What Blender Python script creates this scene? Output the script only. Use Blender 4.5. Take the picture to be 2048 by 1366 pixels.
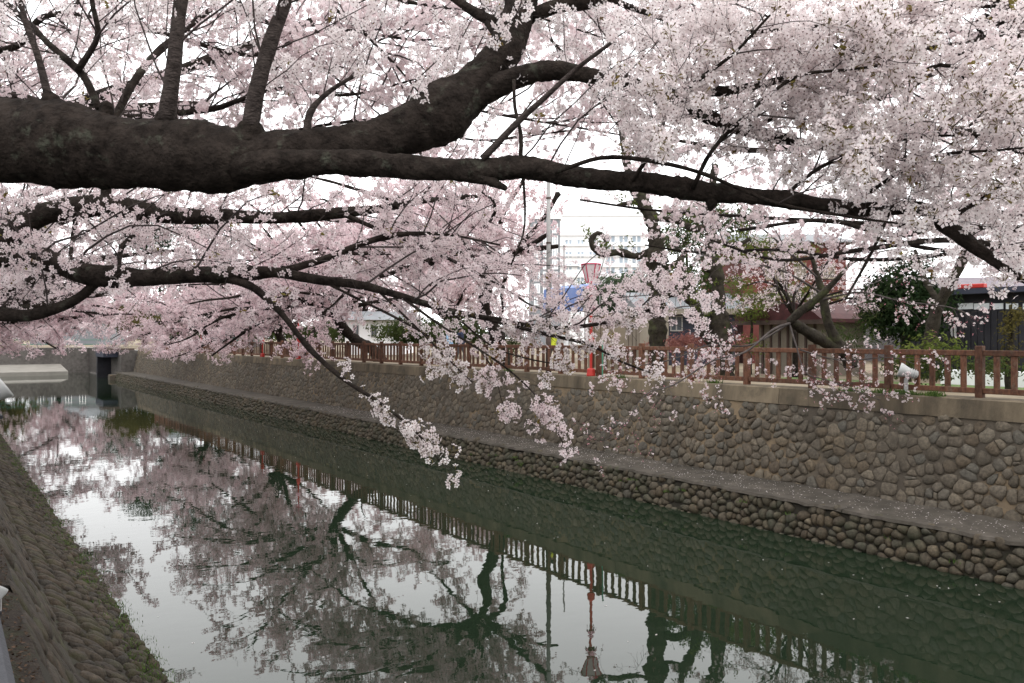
import bpy, bmesh, math, random
import numpy as np
from mathutils import Vector, Matrix
R = math.radians
sc = bpy.context.scene
for o in list(bpy.data.objects): bpy.data.objects.remove(o)

# ------------------------------------------------------------------ camera, sky, sun, exposure
CAMZ, YAW, FPX = 1.24, R(35), 1650.0          # promenade across the canal is z = 0, the canal runs along +Y
cam = bpy.data.cameras.new('camera'); camo = bpy.data.objects.new('camera', cam)
sc.collection.objects.link(camo); sc.camera = camo
camo.location = (0, 0, CAMZ); camo.rotation_euler = (R(90), 0, -YAW)
cam.sensor_width = 36; cam.lens = 36 * FPX / 2048; cam.shift_y = -7 / 2048
cam.clip_start = 0.05; cam.clip_end = 3000

SUN_EL, SUN_AZ = R(58), R(150)
w = bpy.data.worlds.new('World'); sc.world = w; w.use_nodes = True
nt = w.node_tree; nt.nodes.clear()
sky = nt.nodes.new('ShaderNodeTexSky'); sky.sky_type = 'NISHITA'; sky.sun_disc = False
sky.sun_elevation = SUN_EL; sky.sun_rotation = SUN_AZ; sky.air_density = 1.0; sky.dust_density = 4.0
hs = nt.nodes.new('ShaderNodeHueSaturation'); hs.inputs['Saturation'].default_value = 0.15
mx = nt.nodes.new('ShaderNodeMixRGB'); mx.inputs[0].default_value = 0.75
mx.inputs[2].default_value = (31.0, 31.0, 31.3, 1)            # even cloud layer over the clear-sky model
bg = nt.nodes.new('ShaderNodeBackground'); bg.inputs[1].default_value = 0.1
wo = nt.nodes.new('ShaderNodeOutputWorld')
nt.links.new(sky.outputs[0], hs.inputs['Color']); nt.links.new(hs.outputs[0], mx.inputs[1])
nt.links.new(mx.outputs[0], bg.inputs[0]); nt.links.new(bg.outputs[0], wo.inputs[0])
sun = bpy.data.lights.new('sun', 'SUN'); sun.energy = 0.8; sun.angle = R(30); sun.color = (1, .97, .93)
suno = bpy.data.objects.new('sun', sun); sc.collection.objects.link(suno)
suno.rotation_euler = (R(90) - SUN_EL, 0, R(180) - SUN_AZ)
sc.view_settings.view_transform = 'Standard'; sc.view_settings.look = 'None'
sc.view_settings.exposure = 0.0; sc.view_settings.gamma = 1; sc.view_settings.use_curve_mapping = False
sc.render.engine = 'CYCLES'
cy = sc.cycles
cy.max_bounces = 7; cy.diffuse_bounces = 4; cy.glossy_bounces = 3; cy.transmission_bounces = 4; cy.transparent_max_bounces = 4
cy.use_denoising = True; cy.caustics_reflective = False; cy.caustics_refractive = False

# ------------------------------------------------------------------ helpers
FW = np.array([math.sin(YAW), math.cos(YAW), 0]); RT = np.array([math.cos(YAW), -math.sin(YAW), 0]); UP = np.array([0, 0, 1.])
CAM = np.array([0, 0, CAMZ])
def P(px, py, dep):                       # a point seen at (px,py) of the 2048 px photograph, dep metres ahead
    return CAM + dep * (FW + RT * (px - 1024) / FPX - UP * (py - 676) / FPX)
def PD(px, py, D):                        # the same on the vertical plane X = D (parallel to the canal)
    r = FW + RT * (px - 1024) / FPX - UP * (py - 676) / FPX
    return CAM + r * (D / r[0])
def sY(px, D): return float(PD(px, 676, D)[1])
COL = sc.collection
def link(o, parent=None):
    COL.objects.link(o)
    if parent is not None: o.parent = parent
    return o
def tag(o, label=None, cat=None, group=None, kind=None):
    if label: o['label'] = label
    if cat: o['category'] = cat
    if group: o['group'] = group
    if kind: o['kind'] = kind
    return o
def empty(name, loc=(0, 0, 0), rz=0.0):
    o = bpy.data.objects.new(name, None); o.empty_display_size = .1
    o.location = loc; o.rotation_euler = (0, 0, rz); return link(o)
def obj(name, me, parent=None, loc=None):
    o = bpy.data.objects.new(name, me)
    if loc is not None: o.location = loc
    return link(o, parent)

def fast_mesh(name, verts, faces_by_n, mats, matidx=None, attrs=None, smooth=False):
    """faces_by_n: list of int arrays [F,n]; matidx: list of arrays; attrs: {name: per-vertex float array}"""
    verts = np.asarray(verts, np.float32)
    me = bpy.data.meshes.new(name)
    me.vertices.add(len(verts)); me.vertices.foreach_set('co', verts.ravel())
    loops = np.concatenate([f.ravel() for f in faces_by_n]).astype(np.int32)
    sizes = np.concatenate([np.full(len(f), f.shape[1]) for f in faces_by_n]).astype(np.int32)
    starts = np.concatenate([[0], np.cumsum(sizes)[:-1]]).astype(np.int32)
    me.loops.add(len(loops)); me.loops.foreach_set('vertex_index', loops)
    me.polygons.add(len(sizes)); me.polygons.foreach_set('loop_start', starts)
    try: me.polygons.foreach_set('loop_total', sizes)
    except Exception: pass
    if matidx is not None: me.polygons.foreach_set('material_index', np.concatenate(matidx).astype(np.int32))
    me.polygons.foreach_set('use_smooth', np.full(len(sizes), smooth))
    if attrs:
        for k, a in attrs.items():
            at = me.attributes.new(k, 'FLOAT', 'POINT'); at.data.foreach_set('value', np.asarray(a, np.float32))
    for m in (mats if isinstance(mats, (list, tuple)) else [mats]): me.materials.append(m)
    me.update(calc_edges=True)
    return me

class MB:
    """collects boxes / tubes / lathes into one bmesh"""
    def __init__(s): s.bm = bmesh.new()
    def box(s, c, size, rz=0.0, bev=0.0, taper=1.0):
        r = bmesh.ops.create_cube(s.bm, size=1.0); vs = r['verts']
        for v in vs:
            k = taper if v.co.z > 0 else 1.0
            v.co = Vector((v.co.x * size[0] * k, v.co.y * size[1] * k, v.co.z * size[2]))
        if bev:
            es = list({e for v in vs for e in v.link_edges})
            rr = bmesh.ops.bevel(s.bm, geom=es, offset=bev, segments=1, affect='EDGES')
            vs = list({v for f in rr['faces'] for v in f.verts} | {v for v in vs if v.is_valid})
        m = Matrix.Translation(c) @ Matrix.Rotation(rz, 4, 'Z')
        for v in vs: v.co = m @ v.co
        return s
    def box2(s, a, b, bev=0.0):
        return s.box(((a[0]+b[0])/2, (a[1]+b[1])/2, (a[2]+b[2])/2), (abs(a[0]-b[0]), abs(a[1]-b[1]), abs(a[2]-b[2])), bev=bev)
    def tube(s, pts, rads, n=10, cap=True):
        pts = [Vector(p) for p in pts]; rings = []; u = None
        if not hasattr(rads, '__len__'): rads = [rads] * len(pts)
        for i, p in enumerate(pts):
            t = (pts[min(i+1, len(pts)-1)] - pts[max(i-1, 0)]).normalized()
            if u is None: u = t.orthogonal().normalized()
            u = (u - t * u.dot(t)).normalized(); v = t.cross(u)
            rings.append([s.bm.verts.new(p + rads[i] * (u * math.cos(2*math.pi*k/n) + v * math.sin(2*math.pi*k/n))) for k in range(n)])
        for a, b in zip(rings, rings[1:]):
            for k in range(n): s.bm.faces.new((a[k], a[(k+1) % n], b[(k+1) % n], b[k]))
        if cap: s.bm.faces.new(rings[0][::-1]); s.bm.faces.new(rings[-1])
        return s
    def lathe(s, prof, n=16, loc=(0, 0, 0), mat=None):
        rings = [[Vector((r*math.cos(2*math.pi*k/n), r*math.sin(2*math.pi*k/n), z)) for k in range(n)] for r, z in prof]
        M_ = mat or Matrix.Identity(4); M_ = Matrix.Translation(loc) @ M_
        rv = [[s.bm.verts.new(M_ @ p) for p in r] for r in rings]
        for a, b in zip(rv, rv[1:]):
            for k in range(n): s.bm.faces.new((a[k], a[(k+1) % n], b[(k+1) % n], b[k]))
        s.bm.faces.new(rv[0][::-1]); s.bm.faces.new(rv[-1]); return s
    def poly(s, vs): s.bm.faces.new([s.bm.verts.new(v) for v in vs]); return s
    def prism(s, outline, off):
        a = [s.bm.verts.new(v) for v in outline]; b = [s.bm.verts.new(Vector(v) + Vector(off)) for v in outline]; n = len(a)
        s.bm.faces.new(a[::-1]); s.bm.faces.new(b)
        for k in range(n): s.bm.faces.new((a[k], a[(k+1) % n], b[(k+1) % n], b[k]))
        return s
    def mesh(s, name, mats, smooth=False):
        bmesh.ops.recalc_face_normals(s.bm, faces=s.bm.faces[:])
        me = bpy.data.meshes.new(name); s.bm.to_mesh(me); s.bm.free()
        for m in (mats if isinstance(mats, (list, tuple)) else [mats]): me.materials.append(m)
        if smooth: me.polygons.foreach_set('use_smooth', [True] * len(me.polygons))
        return me
    def build(s, name, mats, parent=None, smooth=False, loc=None): return obj(name, s.mesh(name, mats, smooth), parent, loc)

# ------------------------------------------------------------------ materials
MATS = {}
def mat(name, c1, c2=None, scale=3.0, rough=.85, bump=0.0, bscale=None, c3=None, s3=1.0, t3=(.5, .65), streak=None, tone=None, orand=0.0, spec=.3, metal=0.0, detail=6):
    m = bpy.data.materials.new(name); m.use_nodes = True; n = m.node_tree; N = n.nodes; L = n.links
    b = N['Principled BSDF']; b.inputs['Roughness'].default_value = rough; b.inputs['Metallic'].default_value = metal
    b.inputs['Specular IOR Level'].default_value = spec
    c2 = c2 or c1
    g = N.new('ShaderNodeNewGeometry'); vec = g.outputs['Position']
    if streak:
        mp = N.new('ShaderNodeMapping'); mp.inputs['Scale'].default_value = streak; L.new(vec, mp.inputs[0]); vec = mp.outputs[0]
    nz = N.new('ShaderNodeTexNoise'); nz.inputs['Scale'].default_value = scale; nz.inputs['Detail'].default_value = detail; nz.inputs['Roughness'].default_value = .65
    L.new(vec, nz.inputs['Vector'])
    rp = N.new('ShaderNodeValToRGB'); rp.color_ramp.elements[0].position = .3; rp.color_ramp.elements[1].position = .7
    rp.color_ramp.elements[0].color = (*c1, 1); rp.color_ramp.elements[1].color = (*c2, 1)
    L.new(nz.outputs[0], rp.inputs[0]); col = rp.outputs[0]
    if tone:                                # list of colours picked by the per-piece attribute
        at = N.new('ShaderNodeAttribute'); at.attribute_name = 'tone'
        r2 = N.new('ShaderNodeValToRGB'); cr = r2.color_ramp
        while len(cr.elements) < len(tone): cr.elements.new(.5)
        for i, c in enumerate(tone): cr.elements[i].position = i / (len(tone) - 1); cr.elements[i].color = (*c, 1)
        L.new(at.outputs['Fac'], r2.inputs[0])
        mm = N.new('ShaderNodeMixRGB'); mm.blend_type = 'MULTIPLY'; mm.inputs[0].default_value = 1
        L.new(col, mm.inputs[1]); L.new(r2.outputs[0], mm.inputs[2]); col = mm.outputs[0]
    if c3:
        n3 = N.new('ShaderNodeTexNoise'); n3.inputs['Scale'].default_value = s3; n3.inputs['Detail'].default_value = 7; n3.inputs['Roughness'].default_value = .7
        L.new(g.outputs['Position'], n3.inputs['Vector'])
        r3 = N.new('ShaderNodeValToRGB'); r3.color_ramp.elements[0].position = t3[0]; r3.color_ramp.elements[1].position = t3[1]
        L.new(n3.outputs[0], r3.inputs[0])
        m3 = N.new('ShaderNodeMixRGB'); L.new(r3.outputs[0], m3.inputs[0]); L.new(col, m3.inputs[1]); m3.inputs[2].default_value = (*c3, 1); col = m3.outputs[0]
    if orand:                               # every piece weathers a little differently
        oi = N.new('ShaderNodeObjectInfo'); mr = N.new('ShaderNodeMapRange'); mr.inputs['To Min'].default_value = 1 - orand; mr.inputs['To Max'].default_value = 1 + orand
        L.new(oi.outputs['Random'], mr.inputs[0]); mo = N.new('ShaderNodeMixRGB'); mo.blend_type = 'MULTIPLY'; mo.inputs[0].default_value = 1
        L.new(col, mo.inputs[1]); L.new(mr.outputs[0], mo.inputs[2]); col = mo.outputs[0]
    L.new(col, b.inputs['Base Color'])
    if bump:
        nb = N.new('ShaderNodeTexNoise'); nb.inputs['Scale'].default_value = bscale or scale * 4; nb.inputs['Detail'].default_value = 5
        L.new(vec, nb.inputs['Vector'])
        bp = N.new('ShaderNodeBump'); bp.inputs['Strength'].default_value = min(1, bump); bp.inputs['Distance'].default_value = .02
        L.new(nb.outputs[0], bp.inputs['Height']); L.new(bp.outputs[0], b.inputs['Normal'])
    MATS[name] = m; return m
def leafmat(name, c1, c2, trans=.45, c0=None):
    m = bpy.data.materials.new(name); m.use_nodes = True; n = m.node_tree; N = n.nodes; L = n.links; N.clear()
    at = N.new('ShaderNodeAttribute'); at.attribute_name = 'tone'
    rp = N.new('ShaderNodeValToRGB'); rp.color_ramp.elements[0].color = (*c1, 1); rp.color_ramp.elements[1].color = (*c2, 1)
    L.new(at.outputs['Fac'], rp.inputs[0])
    d = N.new('ShaderNodeBsdfDiffuse'); t = N.new('ShaderNodeBsdfTranslucent'); mx_ = N.new('ShaderNodeMixShader'); mx_.inputs[0].default_value = trans
    o = N.new('ShaderNodeOutputMaterial')
    for s_ in (d, t): L.new(rp.outputs[0], s_.inputs['Color'])
    L.new(d.outputs[0], mx_.inputs[1]); L.new(t.outputs[0], mx_.inputs[2]); L.new(mx_.outputs[0], o.inputs[0])
    MATS[name] = m; return m

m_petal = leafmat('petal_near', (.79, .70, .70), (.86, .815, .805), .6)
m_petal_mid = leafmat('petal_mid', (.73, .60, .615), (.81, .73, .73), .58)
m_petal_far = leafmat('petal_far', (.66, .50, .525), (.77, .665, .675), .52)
m_calyx = leafmat('calyx', (.07, .022, .02), (.13, .045, .035), .15)
m_stalk = leafmat('flower_stalk', (.12, .10, .04), (.2, .15, .06), .3)
m_bud = leafmat('bud', (.55, .20, .25), (.7, .33, .38), .3)
m_youngleaf = leafmat('young_leaf', (.16, .10, .04), (.22, .20, .06), .4)
m_evergreen = leafmat('leaf_evergreen', (0.0101, 0.0197, 0.009), (0.031, 0.0478, 0.0197), .25)
m_camphor = leafmat('leaf_camphor', (0.0562, 0.0788, 0.0197), (0.1462, 0.1688, 0.045), .4)
m_shrub = leafmat('leaf_shrub', (0.0281, 0.0478, 0.0169), (0.0788, 0.0956, 0.0338), .35)
m_pine = leafmat('leaf_bluegreen', (0.045, 0.0675, 0.0421), (0.0956, 0.1294, 0.0731), .3)
m_olive = leafmat('leaf_olive', (0.0562, 0.0478, 0.0169), (0.1125, 0.0956, 0.0338), .35)
m_grass = leafmat('grass', (0.045, 0.0825, 0.0225), (0.105, 0.15, 0.045), .35)
m_bark = mat('bark_dark', (.006, .0046, .0038), (.036, .028, .0235), 13, .95, 1.0, 46, c3=(.070, .074, .056), s3=10, t3=(.57, .75), spec=.08)
m_bark2 = mat('bark_grey', (0.0195, 0.015, 0.0135), (0.0788, 0.063, 0.057), 22, .9, .8, 60, streak=(1, 1, 2.2), spec=.1)
m_bark3 = mat('bark_mossy', (0.012, 0.0097, 0.0075), (0.0488, 0.0413, 0.0315), 7, .95, 1.0, 25, c3=(0.0525, 0.0562, 0.0263), s3=2.6, t3=(.52, .68), spec=.1)
m_twig = mat('twig_bark', (0.0245, 0.0182, 0.0168), (0.0595, 0.0455, 0.042), 12, .85)
m_twig_grey = mat('twig_grey', (.034, .028, .026), (.085, .072, .067), 8, .9, spec=.1)
STT = [(.58, .55, .50), (1.0, .95, .88), (.80, .77, .73), (1.35, 1.28, 1.16), (.74, .79, .82), (1.05, 1.02, .98), (.70, .62, .54), (1.15, 1.04, .88)]
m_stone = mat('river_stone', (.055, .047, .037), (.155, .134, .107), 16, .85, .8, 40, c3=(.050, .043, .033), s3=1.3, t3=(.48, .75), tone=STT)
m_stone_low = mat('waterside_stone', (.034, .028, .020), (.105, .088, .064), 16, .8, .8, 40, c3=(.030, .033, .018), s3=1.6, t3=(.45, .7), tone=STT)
m_stone_near = mat('mossy_cobble', (.014, .011, .008), (.056, .045, .034), 14, .85, .9, 34, c3=(.030, .029, .011), s3=1.7, t3=(.50, .66), tone=STT)
m_mortar = mat('mortar', (.050, .042, .033), (.112, .092, .069), 1.2, .95, .8, 40, c3=(.19, .14, .088), s3=.33, t3=(.50, .60))
m_mortar_dark = mat('mortar_dark', (0.0131, 0.0112, 0.0083), (0.0338, 0.0281, 0.0206), 2, .95, .8, 40, c3=(0.0225, 0.0232, 0.0105), s3=2, t3=(.5, .65))
m_cap = mat('coping_concrete', (.058, .046, .032), (.185, .146, .098), 1.6, .92, .45, 60, streak=(1, 1, .22), c3=(.045, .038, .028), s3=.9, t3=(.48, .68), orand=.15)
m_ledge = mat('ledge_concrete', (.036, .030, .024), (.098, .084, .069), 3.0, .95, .8, 45, c3=(.034, .029, .021), s3=1.3, t3=(.42, .68))
m_fence = mat('fence_brown', (.046, .019, .011), (.150, .064, .036), 5, .8, .5, 45, streak=(3, 3, 1.2), c3=(.135, .095, .068), s3=9, t3=(.52, .70), orand=.35)
m_sand = mat('sandy_ground', (0.189, 0.1496, 0.0998), (0.2625, 0.2152, 0.1522), 1.1, .95, .3, 25, c3=(0.1155, 0.0945, 0.063), s3=.35, t3=(.5, .7))
m_pave = mat('promenade_paving', (0.072, 0.0675, 0.063), (0.117, 0.1125, 0.108), 2, .9, .3, 30)
m_soil = mat('litter_soil', (.012, .009, .007), (.045, .034, .025), 22, .95, 1.0, 60, c3=(.028, .032, .014), s3=2.5, t3=(.5, .66))
m_parapet = mat('parapet_grey', (.030, .031, .035), (.046, .047, .053), 6, .85, .3, 70)
m_concrete = mat('pale_concrete', (0.18, 0.1688, 0.1485), (0.2475, 0.234, 0.207), .8, .9, .2, 20)
m_farstone = mat('far_stone', (0.045, 0.0405, 0.036), (0.117, 0.1057, 0.0968), 3.0, .9, .8, 9)
m_white = mat('white_paint', (0.375, 0.3825, 0.375), (0.435, 0.435, 0.4275), 4, .45, 0)
m_red = mat('red_paint', (0.39, 0.0263, 0.0225), (0.465, 0.0413, 0.03), 5, .45)
m_crimson = mat('crimson_frame', (.42, .02, .07), (.50, .03, .09), 5, .45)
m_panel = mat('lantern_panel', (0.585, 0.45, 0.465), (0.6375, 0.585, 0.57), 2.5, .6)
m_pinkp = mat('pink_plastic', (0.5625, 0.27, 0.33), (0.615, 0.39, 0.435), 4, .5)
m_pole = mat('pole_grey', (.26, .25, .245), (.36, .35, .34), 3, .7)
m_darkpole = mat('pole_brown', (.05, .035, .028), (.09, .06, .05), 5, .7)
m_greenpost = mat('post_green', (.05, .20, .13), (.07, .26, .17), 5, .5)
m_black = mat('black_boards', (.012, .012, .016), (.026, .026, .032), 2, .6, .2, 30)
m_navy = mat('navy_wall', (.022, .026, .042), (.038, .042, .06), 1.5, .7)
m_glass = mat('window_glass', (.05, .06, .07), (.10, .115, .13), .6, .12, spec=.6)
m_shoji = mat('pale_window', (.66, .70, .74), (.76, .79, .82), 2, .4)
m_brick = mat('red_brick', (0.1125, 0.031, 0.027), (0.1688, 0.0535, 0.045), 2.2, .9, .3, 30)
m_roofred = mat('dark_red_roof', (0.036, 0.0112, 0.0112), (0.08, 0.024, 0.024), 4, .7)
m_beige = mat('beige_wall', (0.1953, 0.1674, 0.1302), (0.2604, 0.2325, 0.1906), 2, .85)
m_tan = mat('tan_panel', (0.2415, 0.1995, 0.1417), (0.294, 0.2468, 0.1837), 2, .7)
m_roofgrey = mat('grey_roof', (0.1365, 0.147, 0.1575), (0.21, 0.2205, 0.231), 2.5, .6)
m_whitewall = mat('white_wall', (.82, .83, .84), (.88, .88, .89), .5, .7)
m_greywall = mat('grey_wall', (0.18, 0.1913, 0.2081), (0.2363, 0.2475, 0.2644), .5, .7)
m_winblue = mat('far_window', (.26, .32, .38), (.38, .44, .50), .3, .2, spec=.5)
m_blue = mat('blue_sheet', (0.128, 0.192, 0.416), (0.192, 0.264, 0.496), 1.5, .7)
m_skin = mat('skin', (.52, .33, .25), (.58, .38, .29), 5, .6)
m_hair = mat('hair_black', (.012, .01, .01), (.025, .02, .02), 9, .6)
def cloth(n_, c): return mat(n_, c, tuple(min(1, x * 1.25) for x in c), 8, .85)

# water: clear dark-green body under a mirror-smooth, faintly rippled surface
m_water = bpy.data.materials.new('canal_water'); m_water.use_nodes = True
_n = m_water.node_tree; _N = _n.nodes; _L = _n.links; _b = _N['Principled BSDF']
_b.inputs['Base Color'].default_value = (.010, .017, .0095, 1); _b.inputs['Roughness'].default_value = .012
_b.inputs['IOR'].default_value = 1.4; _b.inputs['Specular IOR Level'].default_value = .5
_g = _N.new('ShaderNodeNewGeometry')
def _nz(scale, st, det):
    mp = _N.new('ShaderNodeMapping'); mp.inputs['Scale'].default_value = st; mp.inputs['Rotation'].default_value = (0, 0, R(35)); _L.new(_g.outputs['Position'], mp.inputs[0])
    z = _N.new('ShaderNodeTexNoise'); z.inputs['Scale'].default_value = scale; z.inputs['Detail'].default_value = det; _L.new(mp.outputs[0], z.inputs['Vector']); return z.outputs[0]
_a1 = _nz(1.3, (1, 1.5, 1), 2); _a2 = _nz(4.5, (1, 1.6, 1), 2)
_ad = _N.new('ShaderNodeMath'); _ad.operation = 'MULTIPLY_ADD'; _L.new(_a2, _ad.inputs[0]); _ad.inputs[1].default_value = .13; _L.new(_a1, _ad.inputs[2])
_bp = _N.new('ShaderNodeBump'); _bp.inputs['Strength'].default_value = 1; _bp.inputs['Distance'].default_value = .0018
_L.new(_ad.outputs[0], _bp.inputs['Height']); _L.new(_bp.outputs[0], _b.inputs['Normal'])

# ------------------------------------------------------------------ setting: water, ground, terraces
WZ = -3.0                                   # water level
def sheet(name, x0, x1, y0, y1, z, m): return tag(MB().poly([(x0, y0, z), (x1, y0, z), (x1, y1, z), (x0, y1, z)]).build(name, m), kind='structure')
sheet('water', -70, 15.6, -40, 118, WZ, m_water)
sheet('ground', 17.5, 900, -60, 1400, -.02, m_sand)
sheet('terrain', -900, 17.5, 121, 1400, -.03, m_sand)
tag(MB().box2((-900, -60, -4.2), (-.16, 96, -.36)).build('near_promenade', m_pave), kind='structure')
# ------------------------------------------------------------------ stone walls
def stones(parent, name, seed, p0, p1, y0, y1, su, sv, relief, m, gap=.012, keep=300, jit=.26, rounder=.5, flat=None, M_=10, rest_name='stones', drop=.0):
    """river stones bedded in the sloping face that runs from p0=(x,z) up to p1=(x,z), for Y in y0..y1"""
    rng = np.random.default_rng(seed)
    a = np.array([p0[0], 0, p0[1]]); b = np.array([p1[0], 0, p1[1]]); sl = np.linalg.norm(b - a); vdir = (b - a) / sl
    nrm = np.cross(np.array([0, 1., 0]), vdir)
    if np.dot(nrm, CAM - (a + np.array([0, 5, 0]))) < 0: nrm = -nrm
    rows = max(1, round(sl / sv)); rv = sl / rows; pts = []
    for r in range(-1, rows + 1):
        n = int((y1 - y0) / su); k = np.arange(n)
        u = y0 + (k + .5 * (r % 2) + rng.normal(0, jit, n)) * su
        v = (r + .5 + rng.normal(0, jit * .75, n)) * rv
        pts.append(np.stack([u, v, np.full(n, r)], 1))
    pts = np.concatenate(pts); pts = pts[rng.random(len(pts)) > drop]; real = (pts[:, 2] >= 0) & (pts[:, 2] < rows)
    q = pts[:, :2] / np.array([su, rv])
    ang = np.arange(M_) * 2 * math.pi / M_
    order = np.argsort(q[:, 0]); qs = q[order]; out_r = np.full((len(q), M_), .8)
    for i0 in range(0, len(qs), 400):
        i1 = min(len(qs), i0 + 400); lo = np.searchsorted(qs[:, 0], qs[i0, 0] - 2.2); hi = np.searchsorted(qs[:, 0], qs[i1-1, 0] + 2.2)
        d = qs[None, lo:hi] - qs[i0:i1, None]; dist = np.linalg.norm(d, axis=2); dist[dist < 1e-6] = 9
        th = np.arctan2(d[..., 1], d[..., 0])
        rr = np.full((i1 - i0, M_), 1.05)
        for k in range(M_):
            c = np.cos(ang[k] - th); c = np.where(c > .12, c, 1e-3)
            rr[:, k] = np.minimum(rr[:, k], (dist / 2 / c).min(1))
        out_r[order[i0:i1]] = rr
    pts = pts[real]; rr = out_r[real]; N_ = len(pts)
    sm = (rr + .5 * np.roll(rr, 1, 1) + .5 * np.roll(rr, -1, 1)) / 2; rr = np.minimum(rr * 1.06, sm * rounder + rr * (1 - rounder))
    rr *= rng.uniform(.90, 1.04, (N_, 1)); rr *= 1 + .13 * np.cos(2 * (ang[None] - rng.uniform(0, math.pi, (N_, 1)))) * rng.uniform(-1, .2, (N_, 1))
    rad = rr * ((su + rv) / 2); asp = np.array([su, rv]) / ((su + rv) / 2)
    rel = relief * rng.uniform(.55, 1.3, N_)
    if flat is not None: rel = rel * flat(pts[:, 0])
    prof = [(1.0, -.25), (.93, .45), (.62, .93), (0, 1.0)]
    V = []
    for j, (k, h) in enumerate(prof[:3]):
        rj = np.maximum(rad * k - gap, .01) * (1 + rng.normal(0, .025, rad.shape))
        uu = pts[:, :1] + rj * np.cos(ang) * asp[0]; vv = pts[:, 1:2] + rj * np.sin(ang) * asp[1]
        hh = rel[:, None] * (h + rng.normal(0, .06, rad.shape) * (j > 0))
        V.append(np.stack([uu, vv, hh], 2))
    cen = np.stack([pts[:, 0], pts[:, 1], rel * rng.uniform(.95, 1.1, N_)], 1)[:, None]
    V = np.concatenate(V + [cen], 1)                      # N, 3M+1, 3
    W = a + np.array([0, 1., 0]) * V[..., :1] + vdir * V[..., 1:2] + nrm * V[..., 2:3]
    k = np.arange(M_); k2 = (k + 1) % M_
    quads = np.concatenate([np.stack([k, k2, M_ + k2, M_ + k], 1), np.stack([M_ + k, M_ + k2, 2*M_ + k2, 2*M_ + k], 1)])
    tris = np.stack([2*M_ + k, 2*M_ + k2, np.full(M_, 3*M_)], 1)
    test = np.cross(W[0, 1] - W[0, 0], W[0, M_] - W[0, 0]); sgn = np.dot(np.cross(W[0, 2*M_+1] - W[0, 2*M_], W[0, 3*M_] - W[0, 2*M_]), nrm)
    if sgn < 0: quads = quads[:, ::-1]; tris = tris[:, ::-1]
    tone = rng.uniform(0, 1, N_)
    cc = W[:, -1]; dv = cc - CAM; dep = dv @ FW; sx = 1024 + FPX * (dv @ RT) / np.maximum(dep, .1); sy = 676 - FPX * (dv @ UP) / np.maximum(dep, .1)
    inview = (dep > .5) & (sx > -20) & (sx < 2068) & (sy < 1390)
    size = np.where(inview, 1 / np.maximum(dep, .1), 0); near = np.argsort(-size)[:keep]
    nv = 3 * M_ + 1
    for i in near:
        c0 = cc[i]
        me = fast_mesh(name, W[i] - c0, [quads, tris], m, attrs={'tone': np.full(nv, tone[i])}, smooth=True)
        obj(name, me, parent, c0)
    rest = np.setdiff1d(np.arange(N_), near)
    if len(rest):
        off = (np.arange(len(rest)) * nv)[:, None, None]
        me = fast_mesh(rest_name, W[rest].reshape(-1, 3), [(quads + off).reshape(-1, 4), (tris + off).reshape(-1, 3)], m, attrs={'tone': np.repeat(tone[rest], nv)}, smooth=True)
        tag(obj(rest_name, me, parent), kind='stuff')

Y0, Y1 = 1.0, 92.0
# upper retaining wall with its coping
wall = tag(empty('retaining_wall', (17, Y0, -2.3)), 'grey river stone retaining wall with concrete coping along the far side of the canal', 'wall')
wall.location = (0, 0, 0)
MB().prism([(16.77, Y0, -2.4), (17.215, Y0, -.40), (17.9, Y0, -.40), (17.9, Y0, -2.4)], (0, Y1 - Y0, 0)).build('mortar_bed', m_mortar, wall)
def capseg(y0, y1):
    MB().prism([(17.17, y0, -.395), (17.22, y0, -.012), (17.30, y0, .012), (17.95, y0, .012), (17.95, y0, -.395)], (0, y1 - y0 - .012, 0)).build('coping', m_cap, wall)
yy = Y0
while yy < Y1: capseg(yy, min(Y1, yy + 6.0)); yy += 6.0
FLATX = sY(1295, 17.0)
def flat_f(y): return np.where(y > FLATX, .5, np.where((y > sY(1860, 17)) & (y < sY(1660, 17)), .5, 1.0))
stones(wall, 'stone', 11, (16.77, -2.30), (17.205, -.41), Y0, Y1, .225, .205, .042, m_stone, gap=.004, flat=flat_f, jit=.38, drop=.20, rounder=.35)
# lower revetment and its walkway
rev = tag(empty('revetment', (0, 0, 0)), 'brown cobble revetment with a concrete ledge at the waterline below the far wall', 'revetment')
MB().prism([(14.75, Y0, -3.8), (15.36, Y0, -2.34), (16.9, Y0, -2.34), (16.9, Y0, -3.8)], (0, Y1 - Y0, 0)).build('mortar_bed', m_mortar_dark, rev)
_rng = random.Random(5)
yy = Y0
while yy < Y1:                                   # worn slabs with a crumbled front edge
    mb = MB(); nseg = 14; rows_ = []
    for k in range(nseg + 1):
        y = yy + 2.992 * k / nseg; e = 15.27 + _rng.uniform(-.035, .03); dz = _rng.uniform(-.02, .008)
        rows_.append([mb.bm.verts.new(v) for v in ((15.33, y, -2.36), (e, y, -2.335 + dz), (e + .04, y, -2.278 + dz), (15.7, y, -2.268 + _rng.uniform(-.006, .006)), (16.3, y, -2.252 + _rng.uniform(-.006, .006)), (16.9, y, -2.225 + _rng.uniform(-.01, .02)))])
    for a_, b_ in zip(rows_, rows_[1:]):
        for j in range(5): mb.bm.faces.new((a_[j], a_[j+1], b_[j+1], b_[j]))
    mb.build('ledge', m_ledge, rev); yy += 3.0
stones(rev, 'stone', 12, (14.93, -3.32), (15.36, -2.33), Y0, Y1, .20, .175, .08, m_stone_low, gap=.002, rounder=.5, jit=.36, drop=.16)

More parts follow.
